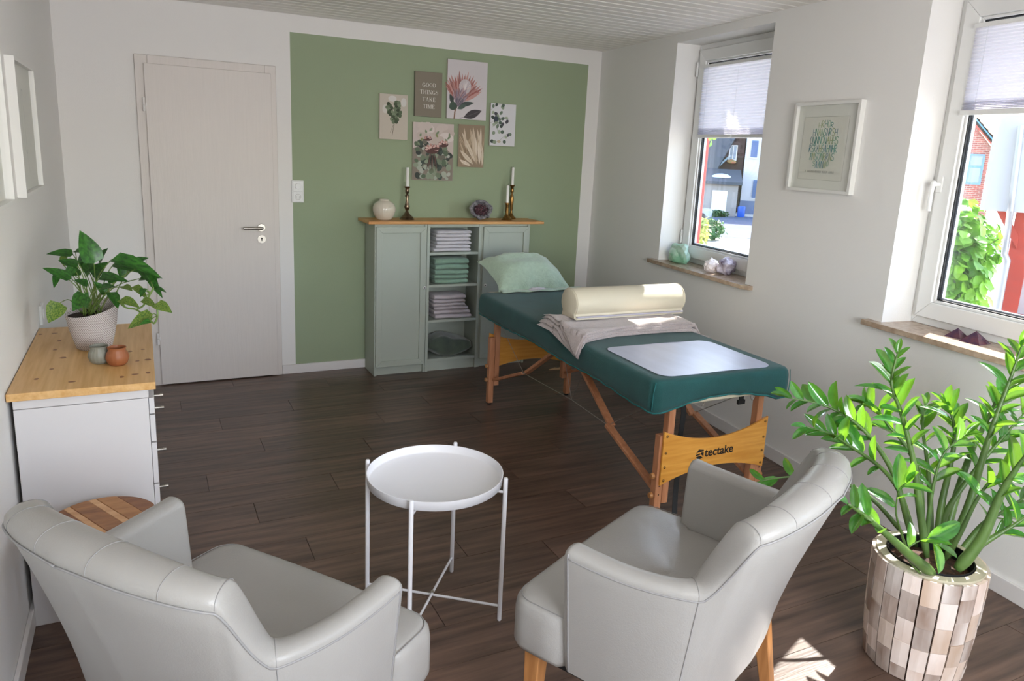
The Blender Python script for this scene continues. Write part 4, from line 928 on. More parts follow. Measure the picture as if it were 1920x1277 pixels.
# ------------------------------------------------------------------ commode
cm_ = thing('commode', 'white chest of drawers with a knotty pine top against the left wall', 'chest of drawers', (-.195, 2.97, 0))
ox, oy = .195, -2.97
b = MB(); b.box((-.193, -.41, 0), (.176, .41, .742)); obj('body', b, MELA, cm_, bevel=.002)
b = MB(); b.box((-.193, -.412, .744), (.178, .412, .776)); obj('top_rail', b, MELA, cm_, bevel=.002)
b = MB(); b.box((-.204, -.435, .777), (.200, .435, .802)); tp = obj('top', b, PINEY, cm_, bevel=.002)
for i, (x, y) in enumerate([(-0.384, 3.295), (-0.338, 3.3), (-0.312, 3.172), (-0.314, 3.038), (-0.28, 2.918), (-0.302, 2.783), (-0.335, 2.677), (-0.233, 2.614), (-0.071, 2.942), (-0.029, 2.96), (-0.014, 2.812), (-0.047, 2.804), (-0.015, 2.647), (-0.054, 2.641), (-0.093, 2.623)]):
    rx = .007 + .004 * (i % 3 == 1); ry = .008 if i % 2 else .011; b = MB(); b.add([(rx * math.cos(t) * (1 + .15 * math.sin(3 * t + i)), ry * math.sin(t), 0) for t in [2 * PI * k / 14 for k in range(14)]], [tuple(range(14))])
    obj('knot', b, KNOT, tp, loc=(x + .195, y - 2.97, .8022))
zs = [.742, .682, .585, .437, .29, .02]; kz = [.700, .655, .50, .36, .16]
for i in range(5):
    b = MB(); b.box((.177, -.404, zs[i + 1] + .003), (.193, .404, zs[i] - .002)); dw = obj('drawer_front', b, MELA, cm_, bevel=.002)
    b = MB(); b.cyl((.193, -.26, kz[i]), (.214, -.26, kz[i]), .0045, n=12); b.cyl((.212, -.26, kz[i]), (.222, -.26, kz[i]), .0065, n=12); obj('knob', b, STEEL, dw, smooth=40)
# votives
def votive(label, x, y, R_, h, col, rib):
    b = MB(); prof = [(.001, 0), (R_ * .6, 0), (R_ * .85, h * .15), (R_, h * .42), (R_ * .92, h * .65), (R_ * .72, h * .83), (R_ * .80, h), (R_ * .76, h), (R_ * .66, h * .84), (R_ * .85, h * .6), (R_ * .9, h * .4), (R_ * .5, h * .1), (.001, h * .08)]
    b.lathe(prof, n=72, fn=lambda a, z: 1 + rib * math.sin(a * 18)); m = mat('frosted_' + col, col, .45, trans=.2)
    tag(obj('votive_glass', b, m, smooth=60, loc=(x, y, .8022)), label, 'candle holder')
votive('small grey green glass votive touching the plant pot', -.162, 2.815, .036, .062, '96968A', .02)
votive('small terracotta coloured glass votive in front of the grey one', -.107, 2.775, .037, .063, 'A5653F', .008)
# ------------------------------------------------------------------ leaves
def leaf_mesh(name, m, w=.5, droop=.12, fold=.10, n=6, heart=False, tip=1.0):
    b = MB(); vs = []; pr = []
    for i in range(n + 1):
        t = i / n
        p = (math.sin(PI * t ** (.62 if heart else .95)) ** (.8 if heart else .62)) * (1 - .25 * t * heart) if 0 < t < 1 else 0
        pr.append(p)
    mx = max(pr)
    for i in range(n + 1):
        t = i / n; hw = w / 2 * pr[i] / mx; z = -droop * t * t; y = t
        yb = -.10 * math.sin(PI * min(1, t * 3)) if heart and t < .33 else 0
        for s in (-1, -.5, 0, .5, 1): vs.append((s * hw, y + yb * abs(s) * (1 - t), z + fold * abs(s) * hw * 2 - .05 * hw * s * s))
    fs = []
    for i in range(n):
        for k in range(4): a = i * 5 + k; fs.append((a, a + 1, a + 6, a + 5))
    b.add(vs, fs); return mesh(b, name, m, smooth=True)
def place_leaf(me, parent, B, T, width, up, rnd=0, name='leaf'):
    B = Vector(B); T = Vector(T); d = T - B; L = d.length; yv = d.normalized(); zv = Vector(up); zv = (zv - yv * zv.dot(yv)).normalized(); xv = yv.cross(zv)
    o = bpy.data.objects.new(name, me); C.objects.link(o); o.parent = parent
    M = Matrix(((xv.x, yv.x, zv.x, B.x), (xv.y, yv.y, zv.y, B.y), (xv.z, yv.z, zv.z, B.z), (0, 0, 0, 1)))
    o.matrix_local = M @ Matrix.Diagonal((width, L, L, 1)); return o

# pothos / peace lily in a textured pot
px, py = -.188, 3.035
po = thing('potted_plant', 'leafy green houseplant in a whitish crosshatched pot on the commode', 'potted plant', (px, py, .8022))
def potR(a, z):
    return 1
rs = []; n = 64
for r_, z, s in ((.002, 0, 0), (.052, 0, 0), (.058, .004, 0), (.068, .04, .1), (.077, .08, .3), (.083, .12, .6), (.086, .145, 1), (.0855, .150, 1), (.081, .149, 1), (.077, .12, .6), (.07, .06, .2), (.002, .055, 0)):
    rs.append([(r_ * math.cos(a), r_ * math.sin(a), z + s * (.012 * math.sin(a + .3) + .014 * math.cos(a))) for a in [2 * PI * i / n for i in range(n)]])
POT = mat('hatched_pot', 'CFC6C4', .7)
n_ = POT.node_tree.nodes; l_ = POT.node_tree.links; bs = n_['Principled BSDF']
tc = [q for q in n_ if q.type == 'TEX_COORD'][0]
def wave(rz):
    mp = n_.new('ShaderNodeMapping'); mp.inputs['Rotation'].default_value = (0, rz, 0); l_.new(tc.outputs['Object'], mp.inputs[0])
    w = n_.new('ShaderNodeTexWave'); w.wave_type = 'BANDS'; w.bands_direction = 'X'; w.inputs['Scale'].default_value = 62; w.inputs['Distortion'].default_value = 1.5; l_.new(mp.outputs[0], w.inputs['Vector']); return w
wa, wb = wave(.55), wave(-.55); mm = n_.new('ShaderNodeMath'); mm.operation = 'MULTIPLY'; l_.new(wa.outputs['Fac'], mm.inputs[0]); l_.new(wb.outputs['Fac'], mm.inputs[1])
cr = n_.new('ShaderNodeValToRGB'); cr.color_ramp.elements[0].position = .0; cr.color_ramp.elements[1].position = .25; cr.color_ramp.elements[0].color = rgb('E0D8D6'); cr.color_ramp.elements[1].color = rgb('9A8E8C'); l_.new(mm.outputs[0], cr.inputs[0]); l_.new(cr.outputs[0], bs.inputs['Base Color'])
bp = n_.new('ShaderNodeBump'); bp.inputs['Strength'].default_value = .6; bp.inputs['Distance'].default_value = .003; bp.invert = True; l_.new(mm.outputs[0], bp.inputs['Height']); l_.new(bp.outputs[0], bs.inputs['Normal'])
b = MB(); b.rings(rs, False, False); obj('pot', b, POT, po, smooth=60)
SOIL = mat('soil', '33251C', .95, bump=1, bscale=60, var=.4, vscale=50)
b = MB(); b.lathe([(.002, .128), (.078, .122)], n=30); obj('soil', b, SOIL, po)
PL = [((-0.169,3.023,1.117),(-0.2,3.034,1.237),0.0758),((-0.109,2.931,1.143),(0.044,2.812,1.116),0.0653),((-0.239,3.132,1.134),(-0.326,3.144,1.146),0.0388),((-0.219,3.023,1.109),(-0.278,3.026,1.135),0.0394),((-0.237,2.955,1.074),(-0.325,2.976,1.119),0.035),((-0.283,3.004,1.087),(-0.292,2.964,1.046),0.0247),((-0.274,2.92,0.998),(-0.313,2.891,0.939),0.0623),((-0.203,3.169,1.081),(-0.209,3.156,1.154),0.0472),((-0.16,3.175,1.098),(-0.135,3.142,1.157),0.0437),((-0.104,2.991,1.12),(0.021,2.89,1.104),0.056),((-0.023,2.904,1.118),(0.039,2.822,1.054),0.0498),((-0.189,2.852,1.036),(-0.235,2.83,0.99),0.0616),((-0.147,2.912,1.085),(-0.064,2.837,1.089),0.0385),((-0.086,2.775,1.029),(-0.031,2.712,1.024),0.0424),((-0.042,2.787,1.072),(-0.004,2.727,1.046),0.0291),((0.009,2.695,0.991),(-0.073,2.693,0.954),0.0488),((0.021,2.676,1.029),(0.063,2.618,1.019),0.0417),((-0.017,2.72,1.037),(0.021,2.664,1.026),0.0286),((-0.115,2.796,1.052),(-0.09,2.739,1.013),0.0407),((-0.076,2.804,1.069),(-0.05,2.756,1.07),0.0291),((0.017,2.8,1.059),(0.054,2.748,1.062),0.0226),((-0.239,3.135,1.055),(-0.246,3.116,1.104),0.0483),((-0.286,3.257,1.079),(-0.27,3.228,1.136),0.0383),((-0.243,3.281,1.128),(-0.225,3.239,1.132),0.0251),((-0.182,2.835,1.073),(-0.216,2.824,1.096),0.0339),((-0.133,2.859,1.036),(-0.159,2.849,1.083),0.0363),((-0.068,3.062,1.061),(-0.094,3.053,1.111),0.056),((-0.023,2.982,1.064),(0.035,2.923,1.082),0.0366),((-0.178,3.061,1.065),(-0.133,3.017,1.121),0.0513),((-0.201,2.827,1.002),(-0.185,2.797,1.052),0.0424),((-0.143,2.791,1.067),(-0.102,2.741,1.087),0.0303),((-0.054,3.052,1.096),(-0.001,3.003,1.144),0.0539),((0.009,2.854,1.076),(0.044,2.791,1.033),0.0265),((-0.105,2.91,1.066),(-0.114,2.889,1.105),0.0388),((-0.233,2.985,1.111),(-0.254,2.953,1.077),0.0318),((-0.207,3.143,1.062),(-0.175,3.108,1.123),0.0506),((-0.011,2.748,1.07),(-0.024,2.715,1.051),0.0221),((0.001,2.672,0.973),(-0.029,2.652,0.971),0.02)]
PV = [[(-0.105,2.809,1.032),(-0.073,2.785,1.0),(-0.039,2.766,0.994),(-0.013,2.747,0.97),(0.013,2.729,0.95)],[(-0.039,2.766,0.994),(-0.015,2.758,1.011),(0.007,2.757,1.05),(0.017,2.756,1.067)],[(0.013,2.729,0.95),(0.024,2.73,0.976),(0.024,2.739,1.013)]]
camd = Vector((0, 0, 1.5768))
lmA = leaf_mesh('leaf', LEAF1, 1, .16, .12, heart=True); lmB = leaf_mesh('leaf', LEAF1V, 1, .2, .1, heart=True)
rn = random.Random(5)
soilc = Vector((0, 0, .125))
for i, (B, T, w) in enumerate(PL):
    B = Vector(B) - Vector((px, py, .8022)); T = Vector(T) - Vector((px, py, .8022))
    view = (camd - (B + Vector((px, py, .8022)))).normalized(); up = view * .75 + Vector((rn.uniform(-.35, .35), rn.uniform(-.2, .2), .6))
    me = lmB if i in (13, 14, 15, 16, 17, 19, 6, 22) else lmA
    far = i in (13, 14, 15, 16, 17, 20, 31, 32, 36, 37)
    vine_pt = None
    st_ = Vector((rn.uniform(-.03, .03), rn.uniform(-.03, .03), .12))
    if far and B.x > .09: st_ = Vector(min(([Vector(p) - Vector((px, py, .8022)) for v in PV for p in v]), key=lambda q: (q - B).length))
    mid = st_.lerp(B, .55) + Vector((0, 0, .03 if not far else .004))
    b = MB(); b.tube(spline([st_, mid, B], 8), [.0022 - .0008 * k / 8 for k in range(9)], 6); sm_ = obj('stem', b, STEMG, po, smooth=True)
    place_leaf(me, sm_, B, T, w, up)
for v in PV:
    b = MB(); b.tube(spline([Vector(p) - Vector((px, py, .8022)) for p in v], 16), .003, 8); obj('vine', b, STEMG, po, smooth=True)
b = MB(); b.tube(spline([(0.02, 0, .12), Vector(PV[0][0]) - Vector((px, py, .8022)) + Vector((-.01, 0, .01)), Vector(PV[0][1]) - Vector((px, py, .8022))], 10), .003, 8); obj('vine', b, STEMG, po, smooth=True)

# ------------------------------------------------------------------ ZZ plant in a wood-clad planter
zx, zy, zh = 2.207, 1.312, .375
def prad(z): return .141 + (.161 - .141) * min(1, z / zh) ** .7 + .004 * math.sin(PI * z / zh)
zz = thing('potted_zz_plant', 'tall glossy leafed plant in a round planter clad with whitewashed wood blocks', 'potted plant', (zx, zy, 0))
rim = mat('planter_rim', 'B9B29A', .6, var=.2, vscale=20)
b = MB(); b.lathe([(.001, .004), (.134, .004), (.152, .18), (.157, zh - .004), (.156, zh), (.128, zh), (.126, zh - .02), (.124, zh - .10), (.001, zh - .10)], n=56, cap0=False, cap1=False); obj('planter', b, rim, zz, smooth=40)
b = MB(); b.lathe([(.1335, .0), (.1392, .003)] + [(prad(z) - .0005, z) for z in (.02, .06, .12, .18, .24, .30, zh - .012)] , n=56, cap0=False, cap1=False); obj('backing', b, mat('gap_dark', '3A2A20', .9), zz, smooth=40)
b = MB(); b.lathe([(.122, zh + .004), (.1245, zh + .006), (.1235, zh - .04), (.119, zh - .04), (.120, zh + .002)], n=48, cap0=False, cap1=False); obj('black_liner', b, RUB, zz, smooth=40, label='black plastic inner pot')
b = MB(); b.lathe([(.002, zh - .035), (.06, zh - .03), (.121, zh - .038)], n=30, cap0=False, cap1=False); obj('soil', b, mat('bark_soil', '5A3A28', .9, col2='2A1A14', vscale=60, bump=1, bscale=70), zz)
BLK = [mat('block_%d' % i, c, .7, col2=d, vscale=9, stretch=(1, 1, .35), rand=.12, bump=.3, bscale=60) for i, (c, d) in enumerate((('ECE2DA', 'CDB8AA'), ('D8CFC8', '8C7464'), ('E4D8CE', 'C0A894')))]
NC = 19; rn = random.Random(21)
bm_cache = {}
for c_ in range(NC):
    z = .002 ; first = rn.uniform(.04, .09)
    a0 = 2 * PI * (c_ + .045) / NC; a1 = 2 * PI * (c_ + .955) / NC
    k = 0
    while z < zh - .008:
        hgt = first if k == 0 else rn.uniform(.075, .095); z1 = min(zh - .006, z + hgt)
        if zh - z1 < .03: z1 = zh - .006
        b = MB(); th = rn.uniform(.007, .0105); vs = []
        for zz_ in (z + .0006, z1 - .0006):
            for a in (a0, (a0 + a1) / 2, a1):
                for q in (0, th): r_ = prad(zz_) - .003 + q; vs.append((r_ * math.cos(a), r_ * math.sin(a), zz_))
        b.add(vs, [(0, 2, 3, 1), (2, 4, 5, 3), (6, 7, 9, 8), (8, 9, 11, 10), (1, 3, 9, 7), (3, 5, 11, 9), (0, 6, 8, 2), (2, 8, 10, 4), (0, 1, 7, 6), (4, 10, 11, 5)])
        obj('wood_block', b, BLK[rn.randrange(3)], zz); z = z1; k += 1
ZZ = [([(2.22,1.329,0.355),(2.198,1.369,0.519),(2.179,1.406,0.673),(2.145,1.448,0.817),(2.113,1.475,0.91),(2.128,1.482,1.013)],0.011,26),([(2.228,1.386,0.37),(2.189,1.457,0.575),(2.132,1.515,0.692),(2.073,1.561,0.758),(1.989,1.615,0.805),(1.884,1.673,0.824)],0.009,24),([(2.282,1.408,0.337),(2.22,1.449,0.515),(2.142,1.478,0.611),(2.034,1.517,0.686),(1.95,1.537,0.736),(1.853,1.56,0.768)],0.008,20),([(2.297,1.311,0.347),(2.355,1.308,0.519),(2.397,1.315,0.696),(2.433,1.317,0.837),(2.459,1.314,0.943),(2.481,1.313,1.047)],0.012,24),([(2.112,1.239,0.374),(2.002,1.251,0.454),(1.9,1.259,0.533),(1.8,1.266,0.608),(1.708,1.263,0.667)],0.015,10),([(2.347,1.424,0.305),(2.362,1.485,0.533),(2.336,1.536,0.636),(2.295,1.584,0.702),(2.261,1.627,0.76),(2.237,1.654,0.774)],0.008,18),([(2.341,1.372,0.314),(2.375,1.405,0.469),(2.417,1.426,0.59),(2.449,1.447,0.694),(2.454,1.473,0.761),(2.449,1.495,0.793)],0.011,20),([(2.191,1.213,0.383),(2.231,1.183,0.495),(2.256,1.169,0.638),(2.269,1.148,0.731),(2.281,1.124,0.806)],0.016,12),([(2.277,1.258,0.372),(2.337,1.223,0.443),(2.395,1.186,0.506),(2.444,1.154,0.567)],0.01,12),([(2.348,1.314,0.325),(2.451,1.308,0.433),(2.534,1.295,0.473),(2.627,1.28,0.522)],0.009,14),([(2.376,1.377,0.314),(2.442,1.403,0.477),(2.516,1.423,0.635),(2.588,1.432,0.74),(2.642,1.44,0.809),(2.694,1.439,0.833)],0.012,20),([(2.35,1.372,0.332),(2.381,1.388,0.456),(2.478,1.375,0.602),(2.565,1.358,0.711),(2.635,1.344,0.794)],0.01,20),([(2.263,1.362,0.346),(2.27,1.378,0.482),(2.28,1.386,0.591),(2.301,1.384,0.682),(2.354,1.359,0.749)],0.007,14),([(2.1,1.323,0.412),(2.069,1.33,0.47),(2.04,1.34,0.543),(2.034,1.339,0.617),(2.039,1.322,0.65)],0.004,8),([(2.069,1.25,0.377),(2.028,1.265,0.423),(2.009,1.267,0.462),(2.048,1.24,0.503),(2.062,1.215,0.496)],0.004,5),([(2.39,1.513,0.289),(2.312,1.605,0.406),(2.229,1.683,0.458),(2.124,1.761,0.466),(2.042,1.82,0.446),(1.985,1.865,0.418)],0.007,5),([(2.399,1.425,0.273),(2.435,1.474,0.405),(2.463,1.527,0.539),(2.483,1.587,0.677),(2.524,1.617,0.743)],0.01,18),([(2.25,1.291,0.359),(2.282,1.276,0.455),(2.314,1.265,0.565),(2.343,1.246,0.642),(2.367,1.214,0.652)],0.008,10)]
LZ = [leaf_mesh('leaf', LEAF2, 1, .10, .16, n=8, heart=False), leaf_mesh('leaf', LEAF2, 1, .25, .10, n=8, heart=False), leaf_mesh('leaf', LEAF2, 1, -.08, .22, n=8, heart=False)]
rn = random.Random(8); org = Vector((zx, zy, 0))
for si, (pts, rr, nl) in enumerate(ZZ):
    P = spline([Vector(p) - org for p in pts], 22); k = len(P)
    b = MB(); b.tube(P, [rr * (1.25 - .25 * i / k) * (1 - .78 * (i / (k - 1)) ** 1.1) if i > 2 else rr * (.8 + .2 * i) for i in range(k)], 10); s_ = obj('stem', b, STEMZ, zz, smooth=True)
    f0 = .42 if nl > 10 else .55
    side = Vector((rn.uniform(-1, 1), rn.uniform(-1, 1), 0)).normalized()
    vdir = (camd - (org + P[k // 2])).normalized()
    nl = max(5, int(nl * .8))
    for j in range(nl):
        f = f0 + (1.0 - f0) * j / (nl - 1); t = f * (k - 1); a = min(int(t), k - 2); p = P[a].lerp(P[a + 1], t - a); tan = (P[a + 1] - P[a]).normalized()
        side = tan.cross(vdir + Vector((rn.uniform(-.5, .5), rn.uniform(-.5, .5), rn.uniform(-.3, .6)))).normalized() * (1 if j % 2 else -1)
        if j == nl - 1: dirv = tan
        else: dirv = (side * (1.0 - .35 * f) + tan * (.35 + .55 * f) + Vector((rn.uniform(-.4, .4), rn.uniform(-.4, .4), rn.uniform(-.2, .4)))).normalized()
        L = (.076 + .026 * math.sin(PI * (f - f0) / (1 - f0 + .01) * .9 + .3)) * rn.uniform(.72, 1.15) * (1 - .3 * max(0, f - .8) / .2); up = tan * .9 + Vector((0, 0, .5)) + vdir * rn.uniform(0, .9)
        if si in (13, 14, 15): L *= 1.15
        place_leaf(LZ[rn.randrange(3)], s_, p, p + dirv * L, L * rn.uniform(.33, .44), up)

# ------------------------------------------------------------------ stones on the sills
def WP(s, n, z=ZS): return MW(0, 0, 0) @ Vector((s, n, z))
def SN(x, y): q = MW().inverted() @ Vector((x, y, 0)); return q.x, q.y
FLU = mat('green_fluorite', '8CCFA6', .25, col2='DDF2E4', vscale=14, trans=.25, spec=.7, bump=.3, bscale=30)
rock('green_crystal', 'pale green fluorite lump at the left end of the sill nearer the green wall', 'crystal', FLU, WP(1.185, .075, ZS), .098, .058, .070, seed=2, amp=.45, freq=1.2, flat=True).rotation_euler[2] = AZ
am = rock('amethyst_druse', 'dark purple and white amethyst lump behind the white quartz', 'crystal', mat('amethyst_mix', '4A3452', .25, col2='D8D0DC', vscale=16, bump=.6, bscale=70), WP(1.665, .105, ZS), .058, .040, .054, seed=6, amp=.5, freq=2, flat=True)
qz = rock('white_quartz', 'cluster of white rosy quartz in front of the amethyst on the sill', 'crystal', mat('white_quartz', 'EFE6E6', .3, bump=.9, bscale=60), WP(1.585, .050, ZS), .05, .036, .042, seed=4, amp=.35, freq=3, flat=True)
for s, n, lb, sz in ((3.235, .105, 'purple stone pyramid on the right sill, left one of the pair', .034), (3.325, .095, 'purple stone pyramid on the right sill, right and larger one of the pair', .042)):
    b = MB(); b.add([(-sz, -sz, 0), (sz, -sz, 0), (sz, sz, 0), (-sz, sz, 0), (0, 0, sz * 1.15)], [(3, 2, 1, 0), (0, 1, 4), (1, 2, 4), (2, 3, 4), (3, 0, 4)])
    o = obj('stone_pyramid', b, mat('purple_stone', '5E3440', .2, col2='3A2440', vscale=40, spec=.7), loc=WP(s, n, ZS)); o.rotation_euler[2] = AZ + .15; tag(o, lb, 'pyramid', 'stone pyramids')

# ------------------------------------------------------------------ outside
gz = -3.0
b = MB(); b.box((3.8, -60, gz - .3), (140, 160, gz)); g_ = struct(obj('ground', b, mat('paved_yard', 'CFC8BC', .9, var=.15, vscale=.6)))
def FR(n, o):
    n = Vector(n); r_ = Vector((n.y, -n.x, 0)); return Matrix(((r_.x, n.x, 0, o[0]), (r_.y, n.y, 0, o[1]), (0, 0, 1, 0), (0, 0, 0, 1)))
F72 = FR((0.66903865, 0.74322761, 0), (48.17, 53.51, 0))      # x to the right, y away
ASP = mat('asphalt', '50586A', .9, var=.1, vscale=.8)
b = MB(); b.box((-40, -24, gz), (60, -4, gz + .02)); o = obj('street', b, ASP); o.matrix_world = F72; struct(o)
PLW = mat('white_render', 'C9C6C6', .9); BRN = mat('brown_boards', '5A403A', .8, col2='40302C', vscale=1.5, stretch=(1, 1, 4)); SLT = mat('slate', '484C54', .7, var=.2, vscale=2); BLU = mat('blue_shutter', '54698E', .6); GRYW = mat('grey_render', '9A928C', .9)
# white house
h1 = thing('house', 'tall white house with blue shutters seen through the left window', 'house', M=F72 @ Matrix.Translation((1.7, 0, gz)))
b = MB(); b.box((0, 0, 1.2), (12, 9, 13)); obj('wall', b, PLW, h1); b = MB(); b.box((-.02, -.06, 0), (12, 9, 1.2)); obj('plinth', b, mat('plinth_blue', '6E7890', .9), h1)
for x0, x1, z0, z1 in ((.45, 1.0, 5.1, 6.6), (2.0, 2.6, 5.1, 6.6), (.95, 1.55, 1.5, 3.1), (2.6, 3.2, 1.5, 3.1)):
    b = MB(); b.box((x0, -.1, z0), (x1, .02, z1)); s_ = obj('shutter', b, BLU, h1); b = MB()
    for k in range(8): z = z0 + (z1 - z0) * (k + .5) / 8; b.box((x0 + .05, -.13, z - .05), (x1 - .05, -.1, z + .02))
    obj('louvre', b, mat('shutter_dark', '5A6E94', .6), s_)
    b = MB(); b.box((x0 - .1, -.18, z0 - .1), (x1 + .1, 0, z0)); obj('sill', b, PLW, h1)
b = MB(); b.box((1.15, -.25, 4.6), (3.4, -.05, 7.5)); obj('sign_board', b, mat('red_board', 'D0506A', .6), h1, M=Matrix.Translation((.6, 0, 0)))
b = MB(); b.add([(-.4, -.6, 12.6), (12.4, -.6, 12.6), (12.4, 9.6, 12.6), (-.4, 9.6, 12.6), (-.4, 4.5, 16.5), (12.4, 4.5, 16.5)], [(0, 1, 5, 4), (2, 3, 4, 5), (0, 4, 3), (1, 2, 5), (0, 3, 2, 1)]); obj('roof', b, SLT, h1)
# brown half timbered house
h2 = thing('house', 'brown boarded house with a slate roof and a white window with flowers', 'house', M=F72 @ Matrix.Translation((-7.5, 1.5, gz)))
b = MB(); b.box((0, 0, 0), (9.1, 8, 9)); obj('wall', b, BRN, h2)
b = MB(); b.add([(-1, -1.6, 3.4), (6.6, -1.6, 3.4), (9.0, -.2, 8.6), (-1, -.2, 8.6), (-1, .1, 3.2), (6.6, .1, 3.2), (9.0, .4, 8.4), (-1, .4, 8.4)], [(0, 1, 2, 3), (4, 7, 6, 5), (0, 4, 5, 1), (1, 5, 6, 2), (2, 6, 7, 3), (3, 7, 4, 0)]); obj('roof', b, SLT, h2)
for k in range(5): b = MB(); b.bar((6.3 + k * .55, -.05, 3.2), (6.3 + k * .55, -.05, 8.6), .16, .12, (0, 1, 0)); obj('timber', b, mat('timber_dark', '4A2E28', .8), h2)
b = MB(); b.bar((6.1, -.12, 3.3), (7.9, -.12, 5.2), .16, .14, (0, 1, 0)); obj('timber', b, mat('timber_blue', 'A9C0CC', .8), h2)
b = frame_mb3(MB(), .72, 1.4, .09, .12); wf = obj('window', b, TRIM, h2, M=Matrix.Translation((7.75, -.22, 4.75))); b = MB(); b.box((7.8, -.12, 4.8), (8.42, -.08, 6.1)); obj('pane', b, mat('far_glass', '8C98A8', .1), wf)
b = MB(); b.box((8.08, -.24, 4.8), (8.14, -.1, 6.1)); obj('glazing_bar', b, TRIM, wf)
rock('flower_box', None, None, mat('geraniums', 'C8705A', .9, col2='5E8A4A', vscale=6), (8.05, -.35, 4.45), .42, .2, .2, seed=5, parent=h2)
# garage
gr = thing('garage', 'flat roofed garage with a white door across the street', 'garage', M=F72 @ Matrix.Translation((-2.6, -5, gz)))
b = MB(); b.box((0, 0, 0), (3.9, 4, 2.75)); obj('wall', b, GRYW, gr)
b = MB(); b.add([(-.3, -.4, 2.7), (4.2, -.4, 2.7), (4.2, 4.2, 3.3), (-.3, 4.2, 3.3), (-.3, -.4, 2.95), (4.2, -.4, 2.95), (4.0, 4.2, 3.95), (.8, 4.2, 3.95)], [(0, 3, 2, 1), (4, 5, 6, 7), (0, 1, 5, 4), (1, 2, 6, 5), (2, 3, 7, 6), (3, 0, 4, 7)]); obj('roof', b, SLT, gr)
b = MB(); b.box((1.8, -.06, .25), (3.05, .02, 2.15)); obj('garage_door', b, mat('door_bright', 'F2F0EC', .6), gr)
b = MB(); b.lathe([(.001, .35), (.5, .28), (.85, .1), (.9, 0)], n=20); obj('skylight', b, mat('dome_grey', 'C9CED6', .3), gr, M=Matrix.Translation((2.4, 1.6, 3.25)), smooth=50)
ba = MB(); ba.lathe([(.001, 0), (.3, 0), (.33, .1), (.31, .45), (.33, .8), (.3, .9), (.001, .92)], n=24); tag(obj('barrel', ba, mat('blue_plastic', '1F54B0', .4), smooth=50, loc=(F72 @ Vector((1.75, -5, gz + .02)))), 'blue plastic barrel beside the garage across the street', 'barrel')
# parked car, small and pale
pc = thing('car', 'pale grey car parked on the street beyond the left window', 'car', M=F72 @ Matrix.Translation((-2.6, -11, gz + .02)))
b = MB(); b.prism([(-2, .25), (2, .25), (2.05, .7), (1.9, .85), (1.0, .95), (.5, 1.4), (-1.0, 1.42), (-1.6, .98), (-2.05, .85)], lambda a, c, t: (a, t, c), -.8, .8); obj('body', b, mat('car_silver', 'A9B4C4', .25, .6), pc, bevel=.08)
b = MB(); b.prism([(.95, .97), (.48, 1.34), (-.95, 1.36), (-1.5, .99)], lambda a, c, t: (a, t, c), -.81, .81); obj('window', b, mat('car_glass', '2A3440', .1), pc)
for x in (-1.25, 1.25):
    for y in (-.8, .8): b = MB(); b.cyl((x, y - .1, .3), (x, y + .1, .3), .3, n=18); obj('wheel', b, RUB, pc)
# leafy things
def foliage(name, label, cat, centre, rad, n, lw, m, seed, kind=None, hemi=False, trunk=None, gap=False, single=0):
    rn = random.Random(seed); t = thing(name, label, cat, centre)
    lm = leaf_mesh('leaf', m, lw, .15, .1, n=3); b = MB(); src = [v.co.copy() for v in lm.vertices]; fcs = [tuple(p.vertices) for p in lm.polygons]
    lm1 = leaf_mesh('leaf', m, lw, .15, .1, n=4)
    for i in range(n):
        while True:
            p = Vector((rn.uniform(-1, 1), rn.uniform(-1, 1), rn.uniform(-1, 1)))
            if .45 < p.length < 1: break
        p = Vector((p.x * rad[0], p.y * rad[1], p.z * rad[2])) * (.78 + .3 * noise.noise(p * 2 + Vector((seed, 0, 0))))
        if gap and i > 8440: p = Vector((.25 + rn.uniform(-.16, .12), 2.10 + rn.uniform(-.12, .12), -1.93 + rn.uniform(-.10, .3)))
        if gap:
            q = p + Vector(centre) - Vector((2.50, 3.19, .92)); q -= SUN_DIR * q.dot(SUN_DIR)
            if q.length < .24: continue
            q = p + Vector(centre) - Vector((3.15, 3.5, .95)); q -= SUN_DIR * q.dot(SUN_DIR)
            if abs(q.y) < .5 and math.hypot(q.x, q.z) < .10: continue
        L = rad[3] * rn.uniform(.7, 1.2) * (.62 if gap and i > 8440 else 1); d = Vector((rn.uniform(-1, 1), rn.uniform(-1, 1), rn.uniform(-1, .1))).normalized()
        up = (p.normalized() + Vector((0, 0, .8))).normalized(); yv = d; zv = (up - yv * up.dot(yv)).normalized(); xv = yv.cross(zv)
        M = Matrix(((xv.x, yv.x, zv.x, p.x), (xv.y, yv.y, zv.y, p.y), (xv.z, yv.z, zv.z, p.z), (0, 0, 0, 1))) @ Matrix.Scale(L, 4)
        if i < single: o = bpy.data.objects.new('leaf', lm1); C.objects.link(o); o.parent = t; o.matrix_local = M
        else: b.add([M @ v for v in src], fcs)
    if b.v: o = obj('leaves', b, m, t, smooth=True); o['kind'] = 'stuff'
    if trunk:
        b = MB(); b.tube([(0, 0, gz - centre[2]), (.05, .05, -rad[2] * .6), (0, 0, rad[2] * .2)], [trunk, trunk * .8, trunk * .4], 12); obj('trunk', b, mat('bark', '5E4C3C', .9, var=.3, vscale=6), t, smooth=True)
        for k in range(5):
            a = k * 1.3; b = MB(); b.tube([(0, 0, -rad[2] * .5), (math.cos(a) * rad[0] * .4, math.sin(a) * rad[1] * .4, 0), (math.cos(a) * rad[0] * .75, math.sin(a) * rad[1] * .75, rad[2] * .3)], [trunk * .4, trunk * .25, trunk * .08], 8); obj('branch', b, mat('bark', '5E4C3C', .9), t, smooth=True)
    return t
TLF = mat('tree_leaf', '8CC040', .45, col2='4E8E28', vscale=3, trans=.45)
